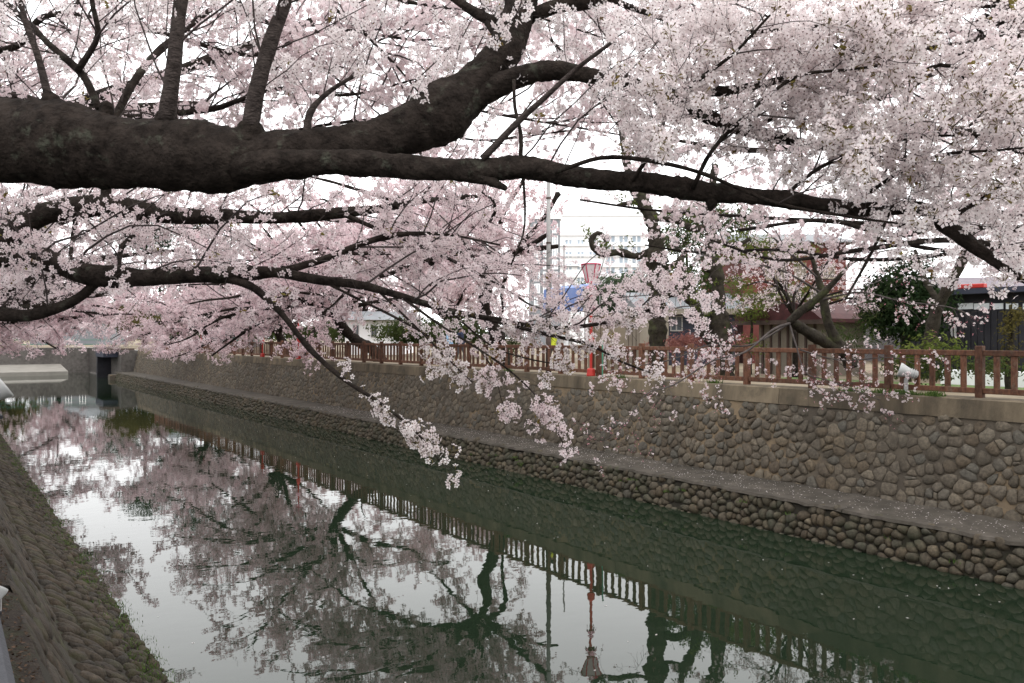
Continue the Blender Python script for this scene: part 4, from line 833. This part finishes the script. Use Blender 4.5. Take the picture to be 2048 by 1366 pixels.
for t_, TT_, sd, excl in ((pol1, T6, 5, 0), (pol2, T7, 6, 0)):
    rg = np.random.default_rng(sd); P1, R1 = grow(rg, TT_[1:] + [TT_[0][len(TT_[0])//2:]], per_m=5, L0=.25, L1=1.1, K=5, up=.5, droop=0, rk=.008, rmin=.006)
    twigs_obj(t_, [(P1, R1, 4)], m_bark3); C, D_ = along(rg, P1, .055, .35, .10)
    k = np.sin(C[:, 0] * 3.1 + 1) * np.sin(C[:, 1] * 2.7) * np.sin(C[:, 2] * 2.9) > -.12; C, D_ = C[k], D_[k]
    c = np.repeat(C, 3, 0); tag(obj('foliage', quad_cloud('foliage', c + rg.normal(0, .07, c.shape), rg.normal(size=c.shape) + [0, 0, .6], rg.uniform(.035, .075, len(c)), rg.random(len(c)), m_camphor, rng=rg), t_), kind='stuff')
# ------------------------------------------------------------------ evergreens and shrubs behind the promenade
def blob(px, py, D, rx, rz, ry=None): p = PD(px, py, D); return (p[0], p[1], p[2], rx if ry is None else ry, rx, rz)
def gtrunk(px, D, top_py, r): a = PD(px, 676, D); b = PD(px, top_py, D); return [[a[0], a[1], -.1, r * 1.3], [a[0], a[1], 1.0, r], [a[0] + .1, a[1], b[2] * .6, r * .75], [b[0], b[1], b[2], r * .3]]
leafy('evergreen_tree', 'tall dark evergreen tree behind the cherries at the far left', (0, 0, 0), [blob(300, 470, 27, 5, 3.4), blob(230, 560, 27, 5.5, 4), blob(390, 560, 26, 5, 3.6), blob(280, 630, 26, 6, 2.2), blob(400, 455, 27, 3.4, 2.4)], m_evergreen, 1, .2, 70, [gtrunk(290, 27, 470, .35)])
leafy('olive_shrub', 'olive brown clipped shrub at the end of the far wall', (0, 0, 0), [blob(262, 640, 19.5, 3.2, 1.9), blob(300, 655, 19.5, 3.0, 1.3), blob(235, 628, 21, 3, 1.8)], m_olive, 2, .14, 140, cat='shrub', group='shrubs')
leafy('evergreen_tree', 'dark green evergreen tree left of the black shop', (0, 0, 0), [blob(1815, 560, 23, 1.0, .75), blob(1790, 600, 23, 1.1, .7), blob(1845, 610, 23, .9, .6), blob(1822, 650, 23, 1.0, .55), blob(1770, 640, 23, .8, .5)], m_evergreen, 3, .075, 600, [gtrunk(1812, 23, 560, .13)])
leafy('fern_bush', 'bright yellow green bush behind the fence before the black shop', (0, 0, 0), [blob(1870, 700, 19.6, .75, .28), blob(1835, 715, 19.4, .5, .25)], m_camphor, 4, .07, 420, cat='bush', group='shrubs')
leafy('round_bush', 'round green bush behind the fence left of the utility pole', (0, 0, 0), [blob(1030, 668, 22, 1.1, .75), blob(1010, 690, 21.6, .9, .6)], m_shrub, 5, .07, 320, cat='bush', group='shrubs')
leafy('broadleaf_tree', 'soft grey green tree in front of the white tower', (0, 0, 0), [blob(1245, 580, 33, 2.6, .75), blob(1190, 590, 33, 1.8, .6), blob(1285, 565, 33, 1.6, .8), blob(1230, 610, 32, 2.4, .6)], m_pine, 6, .11, 300, [gtrunk(1240, 33, 590, .12)], group='trees behind the promenade')
leafy('broadleaf_tree', 'pale yellow green tree between the two pollards', (0, 0, 0), [blob(1365, 480, 31, 1.5, .9), blob(1390, 560, 31, 1.6, 1.0), blob(1345, 560, 31, 1.2, .9), blob(1390, 430, 32, 1.6, .9), blob(1480, 440, 32, 1.4, .8), blob(1350, 610, 31, 1.5, .5)], m_shrub, 7, .09, 360, [gtrunk(1372, 31, 470, .12)], group='trees behind the promenade')
leafy('broadleaf_tree', 'light green sapling in front of the red brick house', (0, 0, 0), [blob(1500, 620, 23, .7, .35), blob(1530, 600, 24, 1.0, .3), blob(1560, 505, 27, 1.6, .5), blob(1620, 600, 26, 1.2, .35), blob(1500, 500, 27, 1.2, .6), blob(1480, 575, 24, .6, .5), blob(1580, 580, 25, 1.0, .3), blob(1490, 690, 22, .7, .3)], m_camphor, 8, .06, 420, [gtrunk(1500, 23, 600, .06)], group='trees behind the promenade')
leafy('bamboo_clump', 'fresh green bamboo clump beside the little shed', (0, 0, 0), [blob(1735, 640, 22, .45, .5), blob(1722, 685, 21.5, .5, .4), blob(1690, 668, 21, .5, .3)], m_shrub, 9, .07, 380, cat='shrub', group='shrubs', asp=.4)
leafy('hedge_bush', 'reddish budding bush behind the fence under the pollards', (0, 0, 0), [blob(1380, 678, 21, 1.2, .22), blob(1440, 682, 20.6, 1.0, .22), blob(1330, 690, 21, .9, .2)], leafmat('leaf_red', (.16, .06, .05), (.34, .16, .14), .3), 10, .05, 420, cat='bush', group='shrubs')
leafy('low_bush', 'low green bush seen through the fence pickets at the right', (0, 0, 0), [blob(1880, 745, 19.2, .5, .22), blob(1790, 735, 19.4, .5, .25), blob(1990, 735, 20.2, .9, .18), blob(1850, 740, 19.0, .3, .25)], m_shrub, 11, .06, 420, cat='bush', group='shrubs')
leafy('low_bush', 'green bush under the far cherry by the lantern row', (0, 0, 0), [blob(375, 665, 21, 2.2, .8), blob(350, 655, 22, 2.4, 1.0)], m_shrub, 12, .12, 200, cat='bush', group='shrubs')
leafy('broadleaf_tree', 'thin grey green tree behind the far cherries near the white hall', (0, 0, 0), [blob(705, 628, 30, 3.0, .7), blob(680, 640, 30, 2.4, .5)], m_olive, 13, .12, 110, [gtrunk(705, 30, 630, .14)], group='trees behind the promenade')
rng = np.random.default_rng(8)
lean = tag(empty('leaning_tree'), 'bare brown leaning trunk in front of the black shop', 'tree')
limb(lean, np.array([[*PD(1850, 740, 21), .19], [*PD(1862, 670, 21), .15], [*PD(1878, 610, 21), .14], [*PD(1905, 560, 21), .13], [*PD(1935, 500, 21), .10], [*PD(1960, 430, 21), .07]]), m_bark3, rng, 10, .1, 'trunk', .1)
limb(lean, np.array([[*PD(1880, 608, 21), .09], [*PD(1850, 560, 21), .07], [*PD(1830, 500, 21), .04]]), m_bark3, rng, 8, .1, 'limb', .1)
leafy('ivy_column', 'ivy covered post in front of the black shop at the far right', (0, 0, 0), [blob(2020, 670, 21.5, .22, .5), blob(2018, 715, 21.5, .22, .5), blob(2025, 630, 21.5, .3, .3)], m_olive, 14, .05, 700, [gtrunk(2020, 21.5, 610, .09)], cat='plant')

leafy('hedge', 'long clipped green hedge beyond the promenade under the far cherries', (0, 0, 0), [blob(500 + 34 * k, 664, 27 + (k % 3), 2.6, .85) for k in range(14)], m_shrub, 15, .13, 130, cat='hedge', group='shrubs')
for k_, (lab, x_, y_, r_, h_) in enumerate((('big dark evergreen beyond the closing embankment', -14, 138, 6.5, 10), ('rounded evergreen beyond the closing embankment, nearer the bridge', 6, 140, 6, 9), ('broad evergreen beyond the embankment at the far left edge', -34, 130, 7, 9))):
    leafy('evergreen_tree', lab, (0, 0, 0), [(x_, y_, h_ * .62, r_, r_, h_ * .42), (x_ + 3, y_ - 2, h_ * .4, r_ * .8, r_ * .8, h_ * .3), (x_ - 4, y_ + 1, h_ * .45, r_ * .7, r_ * .7, h_ * .35)], m_evergreen if k_ != 1 else m_olive, 20 + k_, .32, 36, [[[x_, y_, -.1, .5], [x_ + .2, y_, h_ * .4, .35], [x_, y_, h_ * .75, .15]]], group='trees beyond the embankment')

# ------------------------------------------------------------------ buildings (facades parallel to the canal)
def wins(parent, D, cells, name='window', gm=m_winblue, fm=m_whitewall, t=.06):
    for (x0, x1, y0, y1) in cells:
        a, b = PD(x0, y0, D), PD(x1, y1, D); w_ = MB().box2((D - .03, a[1], b[2]), (D + .05, b[1], a[2])).build(name, gm, parent)
        fr = MB(); e = t
        for q in ((a[1], a[1] - e * np.sign(a[1]-b[1]), a[2], b[2]), (b[1], b[1] + e * np.sign(a[1]-b[1]), a[2], b[2]), ((a[1]+b[1])/2 - e/2, (a[1]+b[1])/2 + e/2, a[2], b[2])): fr.box2((D - .06, q[0], q[3]), (D + .02, q[1], q[2]))
        for z in (a[2], b[2] + e): fr.box2((D - .064, a[1], z - e), (D + .018, b[1], z))
        fr.build('frame', fm, w_)
def block(name, label, px0, px1, ptop, D, depth, m, cat='building', group=None, zb=-.1):
    t = tag(empty(name), label, cat, group); a, b = PD(px0, ptop, D), PD(px1, ptop, D); top = PD((px0 + px1) / 2, ptop, D)[2]
    MB().box2((D, a[1], zb), (D + depth, b[1], top)).build('wall', m, t); return t, a[1], b[1], top
# camera-side facing houses: a local frame with x to the right and y away
class House:
    def __init__(h, name, label, px0, px1, ptop, dep, thick, m, group=None, cat='building', turn=0.0):
        h.c = (px0 + px1) / 2; h.dep = dep; h.k = dep / FPX; p = P(h.c, 676, dep); h.t = tag(empty(name, (p[0], p[1], 0), -YAW + turn), label, cat, group)
        h.x0, h.x1, h.zt = (px0 - h.c) * h.k, (px1 - h.c) * h.k, h.z(ptop); h.th = thick
        MB().box2((h.x0, 0, -.1), (h.x1, thick, h.zt)).build('wall', m, h.t)
    def x(h, px): return (px - h.c) * h.k
    def z(h, py): return CAMZ - (py - 676) * h.k
    def box(h, name, m, a, b): return MB().box2(a, b).build(name, m, h.t)
    def wins(h, cells, gm=m_winblue, fm=m_whitewall, t=.06, mull=True):
        for (a0, a1, b0, b1) in cells:
            xa, xb, za, zb_ = h.x(a0), h.x(a1), h.z(b1), h.z(b0); w_ = MB().box2((xa, -.03, za), (xb, .05, zb_)).build('window', gm, h.t); fr = MB()
            for q in (xa, xb - t) + (((xa + xb - t) / 2,) if mull else ()): fr.box2((q, -.06, za), (q + t, .02, zb_))
            for q in (za - t, zb_): fr.box2((xa, -.064, q), (xb, .018, q + t))
            fr.build('frame', fm, w_)
    def gable(h, m, rise, over=.5): MB().prism([(h.x0 - over, -over, h.zt), (h.x0 - over, h.th / 2, h.zt + rise), (h.x0 - over, h.th + over, h.zt)], (h.x1 - h.x0 + 2 * over, 0, 0)).build('roof', m, h.t)
H = House('tower_block', 'white office tower with rows of bluish windows behind the trees', 1118, 1292, 432, 150, 20, m_whitewall, 'distant blocks')
H.wins([(1210 + 26*c, 1232 + 26*c, 472 + 21*r, 484 + 21*r) for r in range(6) for c in range(3)] + [(1128 + 24*c, 1146 + 24*c, 480 + 24*r, 491 + 24*r) for r in range(5) for c in range(3)], t=.25)
for r in range(7): q = H.z(468 + 21*r); H.box('floor_band', m_whitewall, (H.x0 - .2, -.5, q - .3), (H.x1 + .2, -.002, q + .05))
H.box('roof_edge', m_whitewall, (H.x0 + .5, -.3, H.zt), (H.x1 - .5, 20, H.zt + .9)); H.box('plant_room', m_whitewall, (H.x(1150), 4, H.zt), (H.x(1220), 14, H.z(412)))
H = House('apartment_block', 'grey apartment block half hidden behind the utility pole', 1062, 1120, 438, 120, 15, m_greywall, 'distant blocks')
H.wins([(1068 + 18*c, 1080 + 18*c, 450 + 24*r, 464 + 24*r) for r in range(7) for c in range(3)], t=.2); H.box('roof_edge', m_whitewall, (H.x0 - .2, -.2, H.zt), (H.x1 + .2, 15.2, H.zt + .6))
H = House('brick_house', 'red brick house behind the pollarded trees', 1486, 1692, 486, 41, 9, m_brick)
H.wins([(1530, 1572, 524, 558), (1588, 1612, 528, 556), (1645, 1670, 530, 556), (1520, 1550, 610, 640), (1640, 1668, 615, 645)], gm=m_beige, fm=m_tan); H.gable(m_roofgrey, 1.0)
H.box('string_course', m_tan, (H.x0 - .05, -.15, 3.2), (H.x1 + .05, -.002, 3.45))
# little shed with bowed roof
DS = 24.0
sh, ya, yb, zt = block('garden_shed', 'low beige shed with a bowed dark red roof behind the fence', 1518, 1640, 640, DS, 2.6, m_beige, cat='shed')
mb = MB(); n = 14; prof = []
for i in range(n + 1):
    f = i / n; prof.append((DS - .7, ya + .5 + (yb - ya - 1.0) * f, zt + .02 + .62 * (math.sin(math.pi * f) ** .55) * (.8 + .2 * math.cos(9 * f))))
mb.prism(prof + [(DS - .7, yb - .5, zt - .1), (DS - .7, ya + .5, zt - .1)], (4.0, 0, 0)); mb.build('roof', m_roofred, sh)
for k in range(7): y = ya + (yb - ya) * (k + .5) / 7; MB().box2((DS - .05, y - .04, -.1), (DS - .002, y + .04, zt - .1)).build('wall_batten', m_darkpole, sh)
MB().box2((DS - .75, ya + .6, zt - .16), (DS - .62, yb - .6, zt - .02)).build('fascia', m_darkpole, sh)
# grey-roofed low house
H = House('low_house', 'low house with a pale grey tiled roof between the pollards', 1296, 1470, 618, 38, 7, m_navy)
H.gable(m_roofgrey, .95, .6); H.box('eave', m_beige, (H.x0 - .58, -.62, H.zt - .26), (H.x1 + .58, -.02, H.zt - .003)); H.wins([(1340, 1365, 634, 660), (1395, 1415, 638, 660)], gm=m_glass, fm=m_pole)
# tan kiosk with dark slots
DK = 23.5
for lab, p0, p1, pt, DK_, mm_, slots in (('pale tan kiosk panel with a dark slot behind the pink lantern', 1176, 1228, 632, 23.2, m_tan, [(1212, 1226, 645, 651)]), ('darker tan kiosk beside the pollarded trunk', 1250, 1280, 618, 22.9, m_beige, [(1262, 1273, 649, 655)])):
    kk, ya, yb, zt = block('kiosk', lab, p0, p1, pt, DK_, 1.6, mm_, cat='kiosk', group='kiosks')
    MB().box2((DK_ - .12, ya + .06, zt), (DK_ + 1.72, yb - .06, zt + .07)).build('roof', m_pole, kk)
    for (x0, x1, y0, y1) in slots: a, b = PD(x0, y0, DK_), PD(x1, y1, DK_); MB().box2((DK_ - .03, a[1], b[2]), (DK_ + .02, b[1], a[2])).build('slot', m_black, kk)
    for k in range(1, 4): y = ya + (yb - ya) * k / 4; MB().box2((DK_ - .012, y - .012, -.1), (DK_ - .002, y + .012, zt)).build('panel_joint', m_darkpole, kk)
# blue market awning
aw = tag(empty('market_awning'), 'blue sheet awning behind the fence left of the lantern', 'awning'); DA = 27
a, b = PD(1088, 578, DA), PD(1168, 612, DA); z0, z1 = b[2], a[2]
MB().prism([(DA, a[1], z1 - .05), (DA + 1.2, a[1], z1 + .2), (DA + 1.2, a[1], z1 + .16), (DA, a[1], z1 - .09)], (0, b[1] - a[1], 0)).build('roof_sheet', m_blue, aw)
n = 12; vs = []
mb = MB()
for i in range(n):
    y0_, y1_ = a[1] + (b[1]-a[1]) * i / n, a[1] + (b[1]-a[1]) * (i+1) / n; o0, o1 = .05 * math.sin(i * 1.9), .05 * math.sin((i+1) * 1.9)
    mb.prism([(DA - .02 + o0, y0_, z1 - .08), (DA - .02 + o1, y1_, z1 - .08), (DA - .06 + o1 * 1.6, y1_, z0 - .25 + .03 * math.sin(i)), (DA - .06 + o0 * 1.6, y0_, z0 - .25 + .03 * math.sin(i))], (.012, 0, 0))
mb.build('curtain', m_blue, aw)
for y in (a[1] - .05, b[1] + .05):
    for x in (DA + .1, DA + 1.1): MB().tube([(x, y, -.05), (x, y, z1)], .03, 8).build('pole', m_pole, aw)
# white hall, half hidden
H = House('white_hall', 'low white hall wall behind the far cherry trunks', 690, 800, 640, 62, 9, m_whitewall)
H.wins([(706, 718, 652, 672), (742, 754, 652, 672), (772, 784, 652, 672)], gm=m_glass, fm=m_pole); H.gable(m_roofgrey, .8)
H = House('grey_house', 'grey house behind the blossoms by the bridge', 310, 470, 622, 105, 10, m_greywall)
H.wins([(330 + 34*c, 346 + 34*c, 632, 648) for c in range(4)], gm=m_glass, t=.12); H.gable(m_roofgrey, 1.6)
H = House('far_house', 'distant grey house beyond the closing embankment at the far left', 60, 190, 630, 150, 12, m_greywall)
H.wins([(75 + 28*c, 88 + 28*c, 640, 655) for c in range(4)], gm=m_glass, t=.15); H.gable(m_roofgrey, 2.5)
# black shop at the right edge
DBk = 25.5
bs, ya, yb, zt = block('black_shop', 'black boarded shop with a strip of pale windows at the right edge', 1800, 2330, 584, DBk, 9, m_black)
n = 46
bd = MB().box2((-.03, -.085, 0), (0, .085, zt - .35)).mesh('board', m_black)
L_ = abs(ya - yb); nb_ = int(L_ / .19)
for k in range(nb_): obj('board', bd, bs, (DBk - .002 - .008 * (k % 2), min(ya, yb) + .1 + k * .19, -.08))
for (x0, x1) in ((1916, 1946), (1948, 1978), (1986, 2006), (2012, 2022), (2025, 2036), (2046, 2070), (2080, 2105)):
    a, b = PD(x0, 607, DBk - .06), PD(x1, 618, DBk - .06); MB().box2((DBk - .07, a[1], b[2]), (DBk - .035, b[1], a[2])).build('window', m_shoji, bs)
for x0 in (1901, 1908): a, b = PD(x0, 654, DBk - .1), PD(x0 + 3, 673, DBk - .1); MB().box2((DBk - .1, a[1], b[2]), (DBk - .04, b[1], a[2])).build('door_handle', m_white, bs)
MB().box2((DBk - .5, yb - .3, zt), (DBk + 9.3, ya + .3, zt + .16)).build('roof', m_navy, bs)
a, b = PD(1915, 575, DBk - .3), PD(1968, 588, DBk - .3); MB().box2((DBk - .32, a[1], zt + .17), (DBk - .1, b[1], zt + .30), bev=.02).build('sign_board', m_red, bs)
H = House('gabled_house', 'purple grey gabled house above the black shop', 1850, 2090, 592, 40, 8, m_greywall); H.gable(mat('purple_roof', (.14, .12, .14), (.2, .17, .19), 2, .8), 1.2); H.wins([(1860, 1885, 600, 625)], gm=m_glass, fm=m_white)
# low white kerb wall beyond the sandy walk
kb = tag(MB().box2((22.6, 2, -.05), (22.85, sY(1880, 22.6), .38), bev=.02).build('kerb_wall', m_whitewall), 'low white kerb wall behind the fence at the right', 'wall')
sheet('lawn', 20.4, 22.55, 2, 16.5, -.012, mat('lawn_green', (.07, .12, .035), (.15, .19, .07), 3, .95, .6, 40))

# ------------------------------------------------------------------ lanterns on red posts along the fence
def lantern(px, D, h, label, scale=1.0, panels=6):
    p = PD(px, 676, D); t = tag(empty('festival_lantern', (p[0], p[1], .0)), label, 'lantern', 'red festival lanterns on posts')
    MB().tube([(0, 0, 0), (0, 0, h - .62)], .045, 10).build('post', m_red, t)
    MB().box((0, 0, .13), (.24, .24, .26), bev=.03, taper=.8).build('base', m_red, t)
    MB().tube([(0, 0, .92), (0, 0, .98), (.0, 0, 1.22), (0, 0, 1.28)], [.05, .12, .11, .05], 10).build('red_drum', m_red, t)
    zb, zt, rb, rt = h - .58, h, .15, .31; fr = MB()
    for k in range(6):
        a0, a1 = 2*math.pi*k/6, 2*math.pi*(k+1)/6
        c = lambda a, r, z: Vector((r*math.cos(a), r*math.sin(a), z))
        fr.tube([c(a0, rb, zb), c(a0, rt, zt)], .018, 6); fr.tube([c(a0, rt, zt), c(a1, rt, zt)], .02, 6); fr.tube([c(a0, rb, zb), c(a1, rb, zb)], .02, 6)
        MB().prism([c(a0, rb*.97, zb), c(a1, rb*.97, zb), c(a1, rt*.97, zt), c(a0, rt*.97, zt)], (-.006*math.cos((a0+a1)/2), -.006*math.sin((a0+a1)/2), 0)).build('panel', m_panel, t)
    fr.build('frame', m_crimson, t)
    sk = MB(); s2 = MB()
    for k in range(8):
        a0 = 2*math.pi*k/8; c = lambda a, r, z: Vector((r*math.cos(a), r*math.sin(a), z))
        sk.prism([c(a0-.35, .05, h-.66), c(a0-.5, .16, h-.72), c(a0, .22, h-.86), c(a0+.5, .16, h-.72), c(a0+.35, .05, h-.66)], (0, 0, .012))
        s2.prism([c(a0, .05, h-1.28), c(a0-.4, .13, h-1.36), c(a0, .17, h-1.5), c(a0+.4, .13, h-1.36)], (0, 0, .012))
    sk.lathe([(.05, 0), (.09, .01), (.05, .03)], 8, (0, 0, h-.68)).build('paper_flower', m_pinkp, t); s2.lathe([(.05, 0), (.09, .01), (.05, .03)], 8, (0, 0, h-1.3)).build('paper_flower', m_pinkp, t); t.scale = (scale,) * 3; t.rotation_euler = (0, 0, .3); return t
lantern(1182, 17.38, 3.62, 'pink and crimson festival lantern on a red post rising above the fence at centre')
for px, lab in ((597, 'red lantern post just left of the white hall, half hidden by blossom'), (525, 'red lantern post second from the bridge, among the blossom'), (402, 'red lantern post nearest the bridge beside the grey house')):
    lantern(px, 17.4 if px != 402 else 18.2, 3.2, lab)
gp = PD(1205, 676, 17.4); g_ = tag(empty('thin_post', (gp[0], gp[1], 0)), 'thin green post in front of the fence right of the lantern', 'post')
MB().tube([(0, 0, 0), (0, 0, 1.1)], .022, 8).build('post', m_greenpost, g_); MB().box((0, 0, 1.12), (.06, .06, .05), bev=.01).build('post_cap', m_greenpost, g_)
# utility pole
up = PD(1097, 676, 17.95); u_ = tag(empty('utility_pole', (up[0], up[1], 0)), 'slim grey utility pole behind the fence left of the lantern', 'pole')
MB().tube([(0, 0, 1.9), (0, 0, 7.4)], [.085, .065], 12).build('shaft', m_pole, u_, True); MB().tube([(0, 0, -.05), (0, 0, 1.898)], [.1, .088], 12).build('sleeve', m_darkpole, u_, True)
for z in (3.2, 4.6, 6.2): MB().tube([(0, 0, z), (0, 0, z + .06)], .092, 12).build('band', m_darkpole, u_)
MB().box((0, 0, 7.0), (.08, 1.3, .08)).build('cross_arm', m_pole, u_)
for y in (-.55, 0, .55): MB().lathe([(.02, 0), (.05, .04), (.03, .08), (.045, .12), (.01, .15)], 8, (0, y, 7.04)).build('insulator', m_white, u_)
# thin pipe left over the twin pole
tp_ = PD(1128, 676, 24); u2 = tag(empty('signal_pole', (tp_[0], tp_[1], 0)), 'thin pale pole beside the blue awning', 'pole')
MB().tube([(0, 0, -.05), (0, 0, 5.5)], .035, 8).build('shaft', m_pole, u2); MB().lathe([(.05, 0), (.06, .03), (.02, .08)], 10, (0, 0, 5.5)).build('cap', m_pole, u2)

# ------------------------------------------------------------------ floodlights that light the blossom at night
def floodlight(loc, label, yaw, tilt, s=1.0, post=.35):
    t = tag(empty('floodlight', loc, yaw), label, 'floodlight', 'white floodlights')
    M_ = Matrix.Rotation(tilt, 4, 'Y')
    MB().lathe([(.03, -.30), (.10, -.27), (.115, -.10), (.13, -.02), (.175, .10), (.185, .14), (.185, .17), (.165, .17), (.15, .12)], 20, (0, 0, post + .16), M_).build('housing', m_white, t, True)
    MB().lathe([(.001, .118), (.158, .12), (.158, .128), (.001, .13)], 20, (0, 0, post + .16), M_).build('lens', m_glass, t)
    for k in (-.23, -.18, -.13): MB().lathe([(.118, k), (.132, k + .004), (.132, k + .016), (.118, k + .02)], 18, (0, 0, post + .16), M_).build('cooling_fin', m_white, t)
    MB().tube([(0, -.2, post + .16), (0, -.2, post - .02), (0, .2, post - .02), (0, .2, post + .16)], .014, 6).build('bracket', m_pole, t)
    MB().box((0, 0, post / 2 - .01), (.10, .10, post), bev=.01).build('post', m_pole, t); MB().box((0, 0, .02), (.22, .22, .05), bev=.01).build('base_plate', m_black, t)
    t.scale = (s,) * 3; return t
q = PD(1812, 676, 17.42); floodlight((q[0], q[1], .01), 'white floodlight on a short post in front of the far fence', R(-60), R(-72), .85, .42)
q = P(30, 1185, 5.2); floodlight((.30, q[1] + .3, -.57), 'small white floodlight on the near wall top above the parapet', R(40), R(35), .42, .12)
q = P(-14, 800, 9.0); floodlight((q[0], q[1], q[2] - .2), 'white floodlight head jutting in at the left edge over the water', R(0), R(55), .8, .2)
zb = q[2] - .2; mt = tag(empty('lamp_bracket', (q[0], q[1], zb)), 'grey bracket arm holding the floodlight at the left edge', 'bracket')
MB().tube([(0, 0, -.01), (-.9, 0, -.05), (-q[0] - .2, 0, -.36 - zb - .1)], .035, 8).build('arm', m_pole, mt); MB().box((-q[0] - .25, 0, -.36 - zb + .01), (.25, .2, .08), bev=.01).build('foot_plate', m_pole, mt)

# ------------------------------------------------------------------ people on the promenade
def person(px, D, label, top, legs, yaw=0.0, h=1.68, walk=.25, skirt=False):
    p0 = PD(px, 676, D); t = tag(empty('person', (p0[0], p0[1], 0), yaw), label, 'person', 'people strolling behind the fence'); s = h / 1.7
    J = [((0, 0, .93), .15), ((0, 0, 1.12), .135), ((0, 0, 1.32), .165), ((0, 0, 1.45), .09), ((0, 0, 1.50), .055), ((.015, 0, 1.56), .075), ((.02, 0, 1.64), .095), ((.01, 0, 1.715), .06),
         ((0, .17, 1.41), .06), ((-.03, .23, 1.15), .045), ((.10, .22, .95), .035), ((.14, .21, .87), .03), ((0, -.17, 1.41), .06), ((.04, -.23, 1.15), .045), ((.16, -.21, .98), .035), ((.21, -.2, .91), .03),
         ((0, .09, .88), .095), ((walk * .55, .10, .50), .065), ((walk * .5, .10, .10), .045), ((walk * .5 + .14, .11, .035), .035), ((0, -.09, .88), .095), ((-walk * .3, -.10, .50), .065), ((-walk * .9, -.10, .12), .045), ((-walk * .9 + .13, -.11, .04), .035)]
    E = [(0, 1), (1, 2), (2, 3), (3, 4), (4, 5), (5, 6), (6, 7), (3, 8), (8, 9), (9, 10), (10, 11), (3, 12), (12, 13), (13, 14), (14, 15), (0, 16), (16, 17), (17, 18), (18, 19), (0, 20), (20, 21), (21, 22), (22, 23)]
    me = bpy.data.meshes.new('body'); me.from_pydata([tuple(c * s for c in j[0]) for j in J], E, []); o = obj('body', me, t)
    sk = o.modifiers.new('s', 'SKIN'); o.modifiers.new('u', 'SUBSURF').levels = 1
    for i, j in enumerate(J): me.skin_vertices[0].data[i].radius = (j[1] * s, j[1] * s * (.8 if i < 3 else 1)); me.skin_vertices[0].data[i].use_root = (i == 0)
    dg = bpy.context.evaluated_depsgraph_get(); nm = bpy.data.meshes.new_from_object(o.evaluated_get(dg)); o.modifiers.clear(); o.data = nm; bpy.data.meshes.remove(me)
    nm.materials.clear()
    for m_ in (top, legs, m_skin, m_hair): nm.materials.append(m_)
    for f in nm.polygons:
        z = f.center.z / s; f.material_index = 2 if z > 1.485 or (z < .96 and abs(f.center.y) > .185 * s) else (0 if z > .86 else (1 if z > .09 else 3)); f.use_smooth = True
    MB().lathe([(.02, .11), (.075, .09), (.105, .03), (.11, -.03), (.095, -.09), (.03, -.10)], 14, (-.012 * s, 0, 1.665 * s), Matrix.Rotation(R(-14), 4, 'Y')).build('hair', m_hair, t, True)
    return t
person(898, 20.6, 'person in a pale blue jacket walking behind the fence', cloth('coat_blue', (.34, .52, .72)), cloth('trousers_dark', (.03, .03, .04)), R(-60))
person(921, 20.9, 'person in dark navy clothes next to the one in pale blue', cloth('coat_navy', (.025, .035, .07)), cloth('trousers_grey', (.08, .08, .09)), R(-70), 1.74)
person(1106, 20.2, 'person in a bright yellow green jacket beside the utility pole', cloth('coat_yellow', (.52, .58, .05)), cloth('trousers_brown', (.06, .045, .04)), R(100), 1.66)
person(1130, 20.6, 'person in a white top right of the yellow jacket', cloth('top_white', (.62, .64, .66)), cloth('trousers_black', (.02, .02, .025)), R(80), 1.6)
person(455, 20.4, 'person in a pink coat under the distant blossom', cloth('coat_pink', (.62, .34, .42)), cloth('trousers_blue', (.06, .08, .14)), R(-40), 1.62)
person(470, 20.7, 'person in a dark green coat next to the pink coat', cloth('coat_green', (.04, .08, .07)), cloth('trousers_ink', (.03, .03, .05)), R(-60), 1.72)

# ------------------------------------------------------------------ fallen petals
rng = np.random.default_rng(12); n = 380
x = rng.uniform(2.7, 14.7, n); y = rng.uniform(6, 60, n); p = np.stack([x, y, np.full(n, WZ + .006)], 1)
tag(obj('floating_petals', quad_cloud('floating_petals', p, rng.normal(0, .05, (n, 3)) + [0, 0, 1], rng.uniform(.012, .03, n), rng.random(n), m_petal, rng=rng)), 'fallen petals floating on the canal', kind='stuff')
n = 2600; x = 15.4 + 1.3 * rng.random(n); y = rng.uniform(6, 40, n); p = np.stack([x, y, -2.272 + (x - 15.28) * .0247 + .02], 1)
tag(obj('ledge_petals', quad_cloud('ledge_petals', p, rng.normal(0, .2, (n, 3)) + [0, 0, 1], rng.uniform(.010, .022, n), rng.random(n), m_petal, rng=rng)), 'fallen petals on the concrete ledge', kind='stuff')
